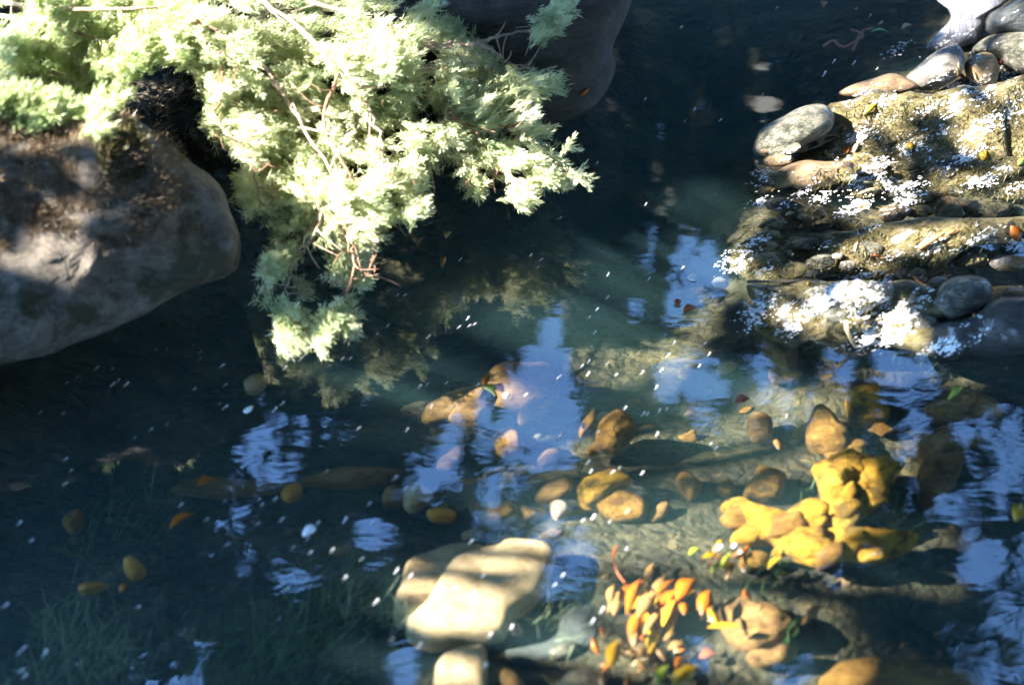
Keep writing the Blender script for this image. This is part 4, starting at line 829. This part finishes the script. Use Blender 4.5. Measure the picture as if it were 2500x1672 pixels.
# ------------------------------------------------------------------ trees: beyond the stream, and unseen light blockers upstream and around the viewer
SKYP = [T(1, 1, (1460, 630), (1530, 620), (1500, 720), (1560, 800), (1550, 930), (1500, 970), (1600, 1100), (1590, 1200), (1560, 1300), (1350, 1330), (1160, 1330), (1170, 920), (1270, 910), (1290, 800), (1380, 700)),
        T(1, 1, (740, 1200), (880, 1160), (1000, 1150), (1020, 1260), (1100, 1330), (1120, 1545), (560, 1600), (600, 1440), (720, 1330)), T(1, 1, (1150, 1330), (1560, 1300), (1640, 1250), (1680, 1330), (1560, 1430), (1600, 1600), (1300, 1640), (1180, 1500)),
        T(0, 1, (1650, 1110), (1740, 1115), (1800, 1300), (1960, 1390), (2000, 1560), (1530, 1560), (1620, 1400), (1660, 1250)),
        T(0, 2, (1600, -20), (1990, -20), (1970, 150), (1780, 200), (1700, 350), (1620, 370), (1560, 250), (1640, 120)), T(0, 2, (1480, 380), (1600, 370), (1640, 500), (1550, 590), (1380, 610), (1340, 560)),
        T(0, 2, (1560, 760), (1620, 680), (1900, 720), (2130, 750), (2120, 860), (1900, 950), (1800, 820)), T(0, 1, (2000, 1280), (2345, 1300), (2345, 1400), (2050, 1390)),
        T(0, 2, (950, 1250), (1060, 1180), (1150, 1200), (1330, 1260), (1320, 1400), (1300, 1600), (870, 1600)), T(0, 2, (1380, 1270), (1460, 1260), (1440, 1400), (1350, 1500)),
        T(1, 2, (500, 20), (760, 0), (800, 110), (640, 330), (480, 220)), T(1, 2, (960, 180), (1110, 60), (1120, 280), (1000, 330)), T(1, 2, (1160, 150), (1240, 140), (1240, 230), (1170, 230)), T(1, 2, (100, 540), (300, 480), (420, 560), (300, 650), (160, 640)),
        T(1, 2, (860, 400), (1180, 430), (1220, 520), (1080, 620), (880, 580)), T(1, 2, (1320, 400), (1600, 400), (1700, 560), (1720, 760), (1620, 840), (1540, 760), (1480, 660), (1300, 560)),
        T(1, 2, (380, 1290), (520, 1270), (560, 1400), (480, 1545), (340, 1545)), T(1, 2, (1360, 900), (1450, 740), (1560, 860), (1400, 960)),
        T(1, 1, (2080, 130), (2345, 80), (2345, 640), (2150, 620), (1920, 580), (1880, 480), (2050, 300)), T(2, 1, (0, 160), (200, 120), (280, 220), (330, 400), (200, 520), (0, 560)),
        T(1, 1, (2050, 960), (2150, 920), (2300, 900), (2345, 1000), (2345, 1150), (2100, 1130)), T(1, 1, (1660, 490), (1760, 470), (1780, 520), (1700, 560)),
        T(2, 1, (0, 760), (150, 880), (260, 960), (380, 1230), (330, 1330), (150, 1300), (0, 1180)), T(2, 1, (490, 850), (620, 900), (700, 1020), (880, 980), (900, 1150), (860, 1300), (640, 1200), (520, 1050)),
        T(2, 1, (1360, 830), (1560, 830), (1850, 900), (2000, 960), (2110, 1000), (2060, 1060), (1900, 1010), (1780, 1090), (1740, 1180), (1560, 1200), (1380, 1080)), T(2, 1, (1000, 790), (1180, 820), (1190, 990), (1060, 980)), T(2, 1, (1090, 990), (1190, 1000), (1180, 1240), (1120, 1200)), T(2, 1, (2130, 1080), (2250, 1080), (2330, 1210), (2200, 1240)),
        T(2, 1, (1400, 1400), (1620, 1240), (1700, 1300), (1660, 1500), (1480, 1545)), T(2, 1, (1900, 1300), (2345, 1180), (2345, 1600), (2050, 1600), (1880, 1400)), T(2, 1, (1920, 130), (2400, 80), (2400, 320), (2100, 340), (1980, 280)), T(2, 1, (1480, 260), (1760, 230), (1740, 350), (1600, 390)),
        T(2, 2, (1530, 300), (1640, 200), (1700, 280), (1560, 400)), T(2, 2, (1740, 280), (1960, 260), (1900, 420), (1700, 440)), T(2, 2, (2050, 200), (2345, 100), (2345, 300), (2100, 400)), T(2, 2, (1900, 560), (2080, 440), (2100, 500), (1960, 620)), T(2, 2, (1690, 580), (1780, 570), (1760, 690), (1680, 690)),
        T(2, 2, (1880, 760), (2050, 620), (2400, 550), (2400, 760), (2200, 800), (2080, 880)), T(2, 2, (2120, 950), (2300, 860), (2400, 860), (2400, 1200), (2200, 1200), (2120, 1100)), T(2, 2, (1860, 1200), (2050, 1150), (2200, 1230), (2400, 1240), (2400, 1460), (2050, 1500), (1930, 1430), (1900, 1320)), T(2, 2, (1380, 1040), (1500, 980), (1530, 1080), (1420, 1100)),
        T(2, 2, (1260, 660), (1360, 650), (1440, 800), (1420, 880), (1300, 800)), T(2, 2, (910, 700), (1030, 700), (1010, 770), (920, 760)), T(2, 2, (100, 1250), (230, 1330), (240, 1440), (150, 1420)), T(2, 2, (640, 1470), (820, 1430), (940, 1450), (900, 1600), (680, 1600)), T(2, 2, (1030, 830), (1120, 770), (1140, 830), (1060, 880))]
SKYA = [np.mean(p, 0) + (np.array(p) - np.mean(p, 0)) * 1.18 for p in SKYP]
def mirror_px(Q): return proj(np.asarray(Q) * np.array([1, 1, -1.]))
def tree(label, x, y, h, crown_pts, lean, size, group, limbs=14, r=.16, mat='canopy'):
    e = empty('tree', (x, y, ground_z(x, y) - .05)); tag(e, label, 'tree', group)
    o0 = np.array(e.location)
    top = np.array([x + lean[0], y + lean[1], h])
    P = curve([o0, o0 + (top - o0) * .35 + rng.normal(0, .12, 3), o0 + (top - o0) * .7 + rng.normal(0, .15, 3), top], 6)
    v, f = tube(P, r, r * .2, 9, .05); obj('trunk', mesh('trunk', under(o0, v), f, True), M['bark'], e)
    n = len(crown_pts)
    if n:
        C = crown_pts[rng.permutation(n)]
        for k in range(limbs):
            c = C[k]; i = int(np.clip(len(P) * (c[2] - 1.5) / h * .85, 2, len(P) - 2))
            q = curve([P[i], P[i] * .5 + c * .5 + np.array([0, 0, .25]), c], 5, .03)
            parts = [tube(q, r * .28, .012, 6)]
            for s in range(4, len(q) - 1, 2):
                d = unit(rng.normal(0, 1, 3)) * rng.uniform(.3, .8); parts.append(tube([q[s], q[s] + d * .5 + rng.normal(0, .05, 3), q[s] + d], .012, .004, 4))
            vv, ff = merge(parts); obj('limb', mesh('limb', under(o0, vv), ff, True), M['bark'], e)
        A = unit(rng.normal(0, 1, C.shape)) * (size * rng.uniform(.5, 1.2, (n, 1)))
        B = unit(np.cross(A, rng.normal(0, 1, C.shape))) * np.linalg.norm(A, axis=1, keepdims=True) * .5
        vv, ff = cards(C, A, B); obj('crown', mesh('crown', under(o0, vv), ff), M[mat], e)
    return e
# far side: dense from the bank up, broken by sky where the mirror shows blue
MOTT = [T(2, 1, (1380, 1240), (1700, 1040), (2400, 1060), (2400, 1600), (1400, 1600)), T(2, 2, (1450, -40), (2400, -40), (2400, 760), (1600, 760)), T(2, 2, (1300, 640), (1800, 640), (1800, 1150), (1300, 1150)), T(1, 1, (500, 1150), (1120, 1150), (1120, 1640), (500, 1640)), T(1, 2, (400, -40), (1720, -40), (1720, 640), (400, 640)),
        T(0, 2, (850, 1170), (1400, 1170), (1400, 1600), (850, 1600)), T(0, 1, (1500, 1240), (2400, 1240), (2400, 1600), (1500, 1600)), T(0, 2, (1300, -40), (2200, -40), (2200, 1000), (1300, 1000)), T(2, 2, (1850, 760), (2400, 760), (2400, 1600), (1850, 1600)), T(2, 1, (-500, 80), (900, 760), (900, 1330), (-300, 1330)), T(1, 1, (1640, 80), (2400, 80), (2400, 640), (1640, 640))]
MT = [.08, .12, .16, .16, .14, .28, .2, .16, .12, .14, .0]
def mottled(P):
    r = np.zeros(len(P), bool)
    for poly, th in zip(MOTT, MT):
        i = np.where(inside(P, poly))[0]
        for k in i:
            v_ = noise.noise(Vector((P[k, 0] * .016 + P[k, 1] * .012, P[k, 1] * .02 - P[k, 0] * .016, 2.))) + .6 * noise.noise(Vector((P[k, 0] * .05 + P[k, 1] * .03, P[k, 1] * .05 - P[k, 0] * .05, 7.)))
            if v_ > th: r[k] = True
    return r
n = 120000
Q = np.stack([rng.uniform(-10, 10, n), rng.uniform(8, 12.5, n), rng.uniform(.8, 25, n)], 1)
px = mirror_px(Q)
vis = (px[:, 0] > -500) & (px[:, 0] < 3000) & (px[:, 1] > -600) & (px[:, 1] < 2100)
keepm = vis.copy()
for k in range(3):                       # a leaf stays clear of a gap by about its own length
    jp = px if k == 0 else px + rng.normal(0, 15, px.shape)
    i = np.where(keepm & inside_any(jp, SKYA))[0]
    keepm[i[~mottled(jp[i])]] = False
Q = Q[keepm]; px = px[keepm]
# thin slack near the gaps so that twigs and small leaves edge the blue
near = inside_any(px + rng.normal(0, 70, px.shape), SKYA)
tx = [(-8.3, 9.6, 21), (-5.2, 10.5, 20), (-2.6, 9.2, 23), (-.4, 11.2, 24), (1.9, 9.6, 22), (4.2, 10.6, 23), (6.3, 9.4, 20), (8.6, 10.8, 24)]
own = np.abs(Q[:, :1] - np.array([t[0] for t in tx])[None] + rng.normal(0, .6, (len(Q), 1))).argmin(1)
TL = ['tree standing furthest upstream in the far row', 'leaning tree over the mirrored black channel, first of the far row', 'tall tree mirrored under the hanging fronds', 'tall straight tree mirrored beside the narrow blue gap', 'tree mirrored as dark columns in midstream', 'tree whose fine branches lace the mirrored blue corner', 'tree beyond the rapids with open lower boughs', 'last tree of the far row, past the rapids']
for j, (x, y, h) in enumerate(tx):
    s = own == j
    far = Q[s & ~near]; nr = Q[s & near]
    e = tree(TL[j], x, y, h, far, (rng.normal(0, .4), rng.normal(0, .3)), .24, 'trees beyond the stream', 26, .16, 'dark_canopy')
    if len(nr):
        A = unit(rng.normal(0, 1, nr.shape)) * rng.uniform(.04, .095, (len(nr), 1)); B = unit(np.cross(A, rng.normal(0, 1, nr.shape))) * np.linalg.norm(A, axis=1, keepdims=True) * .42
        v, f = cards(nr, A, B); obj('outer_leaves', mesh('outer_leaves', under(np.array(e.location), v), f), M['dark_canopy'], e)

# sunny side: unseen crowns added to shape the sun, gaps cut to lit areas
LIT_HI = [np.array(MAIN) , np.array(LEFTM)] + [np.array(p) for p in HANG]
LIT_RAP = [np.array([(1830, 300), (1960, 215), (2120, 100), (2250, -40), (2700, -60), (2700, 480), (2350, 500), (2200, 490), (2000, 535), (1860, 520), (1815, 420)]), np.array([(1790, 660), (1860, 575), (2200, 540), (2700, 550), (2700, 640), (2100, 655), (1840, 690)]), np.array([(1800, 720), (1900, 690), (2200, 680), (2300, 740), (2340, 830), (2250, 880), (1800, 840)])]
LIT_UW = [np.array([(640, 1250), (760, 1190), (1000, 1330), (1250, 1300), (1180, 1150), (1180, 1010), (1400, 1000), (1560, 900), (1700, 860), (1950, 900), (2150, 960), (2230, 1120), (2230, 1340), (1950, 1360), (1960, 1480), (2250, 1720), (850, 1720), (950, 1500), (760, 1360)]),
          np.array([(690, 830), (800, 790), (1120, 960), (1060, 1010), (850, 930)]), np.array([(700, 1170), (1180, 1080), (1180, 1200), (700, 1220)]), np.array([(1000, 1010), (1150, 870), (1270, 900), (1180, 1060)])]
LIT_SPOT = [np.array([(c[0] + a * math.cos(t), c[1] + b * math.sin(t)) for t in np.linspace(0, 6, 9)]) for c, a, b in ((T1(0, 1, 400, 330), 70, 34), (T1(0, 1, 700, 360), 45, 28), (T1(0, 1, 130, 465), 20, 20), (T1(0, 1, 1290, 50), 18, 40), (T1(0, 0, 1250, 1250), 26, 90), (T1(0, 0, 980, 900), 80, 60), (T1(0, 0, 850, 1080), 45, 50), (T1(0, 0, 300, 1400), 60, 30), (T1(0, 0, 1280, 1450), 22, 40), (T1(0, 0, 500, 1150), 40, 26))]
n = 36000
BOULD = [np.array([(-80, 300), (250, 300), (440, 380), (530, 470), (500, 620), (300, 690), (-80, 740)])]
LIT_GOLD = [np.array(U[0][1]), np.array(U[1][1]), np.array(U[19][1]), np.array(U[25][1]), np.array(U[15][1])]
L = np.stack([rng.uniform(-3.6, 4.2, n), rng.uniform(-3.2, 5.5, n), np.zeros(n)], 1)
t = rng.uniform(7.5, 12, n)
Q = L + SUN * t[:, None]
def land(z): return proj(Q - SUN * ((Q[:, 2] - z) / SUN[2])[:, None])
def soft(p, s): return p + rng.normal(0, s, p.shape)
lr = land(.05); rap_n = np.array([noise.noise(Vector((a * .011 + b * .006, b * .022 - a * .006, 5.))) for a, b in lr])
lit = inside_any(soft(land(.62), 14), LIT_HI) | inside_any(soft(land(.35), 14), LIT_HI) | (inside_any(soft(land(.05), 16), LIT_RAP) & (rap_n > -.36)) | inside_any(soft(land(-.2), 30), LIT_UW) | inside_any(soft(land(.5), 6), LIT_SPOT) | inside_any(soft(land(.68), 6), LIT_SPOT)
for zz in (.45, .62):
    lb = land(zz); ib = inside_any(lb, BOULD)
    nb = np.array([noise.noise(Vector((a * .014, b * .014 - a * .008, 4.))) if k else -1 for (a, b), k in zip(lb, ib)])
    lit |= ib & (nb > .03)
for k in range(5): lit |= inside_any(soft(land(-.03 - .025 * k), 48), LIT_GOLD)
Q = Q[~lit]
tx = [(-7.6, -1.8, 7.6), (-8.4, .6, 8.2), (-7.4, 2.6, 7.8), (-8.2, 4.6, 8)]
own = np.abs(Q[:, 1:2] - np.array([t_[1] for t_ in tx])[None] + rng.normal(0, .4, (len(Q), 1))).argmin(1)
TL = ['bank tree nearest the viewer whose shade darkens the weedy shallows', 'bank tree that lets one sunbeam reach the cream slab', 'bank tree shading the front of the huge boulder', 'bank tree beyond the shrub whose shade stripes the rapids']
for j, (x, y, h) in enumerate(tx):
    tree(TL[j], x, y, h, Q[own == j], (rng.normal(0, .3), rng.normal(0, .2)), .16, 'trees on the sunny bank', 16, .14)
for j, (x, y, h) in enumerate([(-9.5, 8.2, 24), (-10.5, 10.6, 27), (-9.8, 13.2, 25), (-12.5, 9.4, 30)]):  # unseen trees added to keep sun off the far row
    d = unit(rng.normal(0, 1, (3600, 3))) * rng.uniform(.2, 1, (3600, 1)) ** .5
    C = np.array([x, y, h * .54]) + d * np.array([1.6, 2.0, h * .5]); C = C[C[:, 2] > .9]
    tree(['tall dark tree screening the far row from the sun, closest to the stream', 'tall dark tree screening the far row from the sun, second from the stream', 'tall dark tree screening the far row from the sun, deepest in the wood', 'tallest dark tree screening the far row from the sun'][j], x, y, h, C, (0, 0), .5, 'screen of tall trees upstream', 8, .2, 'dark_canopy')
# unseen trees added around and behind the viewer to cut sky light
amb = [(-6.5, -9, 9), (-2, -10, 10), (2.5, -9.5, 10), (6.5, -8.5, 9), (8.5, -4, 9), (9, 0, 10), (9.2, 4.2, 10), (-10, -10.5, 9)]
AL = ['tree on the near bank behind the viewer, beside the sunny bank', 'first middle tree on the near bank', 'second middle tree on the near bank', 'near bank tree where the bank turns', 'tree past the black wet boulder', 'tree opposite the lowest ledge', 'tree above the white cascade', 'tree at the upstream end of the near bank']
for j, (x, y, h) in enumerate(amb):
    d = unit(rng.normal(0, 1, (2600, 3))) * rng.uniform(.2, 1, (2600, 1)) ** .5
    C = np.array([x * .92, y * .95, h * .58]) + d * np.array([2.6, 2.4, h * .5])
    C = C[C[:, 2] > .8]
    tree(AL[j], x, y, h, C, (0, 0), .3, 'trees around the near bank', 8)

# two unseen trees added over viewer and stream to block most sky light
m = 17000
C = np.stack([rng.uniform(-4.2, 9, m), rng.uniform(-9, 1.2, m), rng.uniform(7., 9.5, m)], 1); C = C[C[:, 2] > 6.8 + np.maximum(0, C[:, 1] - .4) * 1.6]
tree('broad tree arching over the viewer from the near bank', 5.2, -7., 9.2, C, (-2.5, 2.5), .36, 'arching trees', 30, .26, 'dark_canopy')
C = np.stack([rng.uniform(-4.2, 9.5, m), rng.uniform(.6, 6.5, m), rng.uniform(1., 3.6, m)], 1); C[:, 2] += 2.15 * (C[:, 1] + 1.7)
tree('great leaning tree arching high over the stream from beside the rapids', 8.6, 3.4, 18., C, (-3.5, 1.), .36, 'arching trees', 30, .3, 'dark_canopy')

# ------------------------------------------------------------------ camera, light, sky
cd = bpy.data.cameras.new('camera'); cam = bpy.data.objects.new('camera', cd); COL.objects.link(cam)
cam.location = CAM; cam.rotation_euler = (R(45), 0, 0); cd.lens = 50; cd.sensor_width = 36; cd.clip_end = 500
cd.dof.use_dof = True; cd.dof.focus_distance = 6.4; cd.dof.aperture_fstop = .8
SC.camera = cam
sl = bpy.data.lights.new('sun', 'SUN'); sl.energy = 3.3; sl.angle = R(.5); sl.color = (1., .955, .87)
so = bpy.data.objects.new('sun', sl); COL.objects.link(so); so.rotation_euler = Vector(SUN).to_track_quat('Z', 'Y').to_euler()
w = bpy.data.worlds.new('World'); SC.world = w; w.use_nodes = True
nt = w.node_tree; s = nt.nodes.new('ShaderNodeTexSky'); s.sky_type = 'NISHITA'; s.sun_disc = False
s.air_density = 1.1; s.dust_density = 0.; s.ozone_density = 9.; s.sun_elevation = math.asin(SUN[2]); s.sun_rotation = math.atan2(SUN[0], SUN[1])
bg = nt.nodes['Background']; nt.links.new(s.outputs[0], bg.inputs[0]); bg.inputs[1].default_value = .15
SC.view_settings.view_transform = 'Standard'; SC.view_settings.look = 'None'; SC.view_settings.exposure = 4.; SC.view_settings.gamma = 1.
cy = SC.cycles; cy.use_denoising = True; cy.max_bounces = 6; cy.diffuse_bounces = 3; cy.glossy_bounces = 2; cy.transparent_max_bounces = 12; cy.volume_bounces = 0
cy.caustics_reflective = False; cy.caustics_refractive = False; cy.sample_clamp_indirect = 4
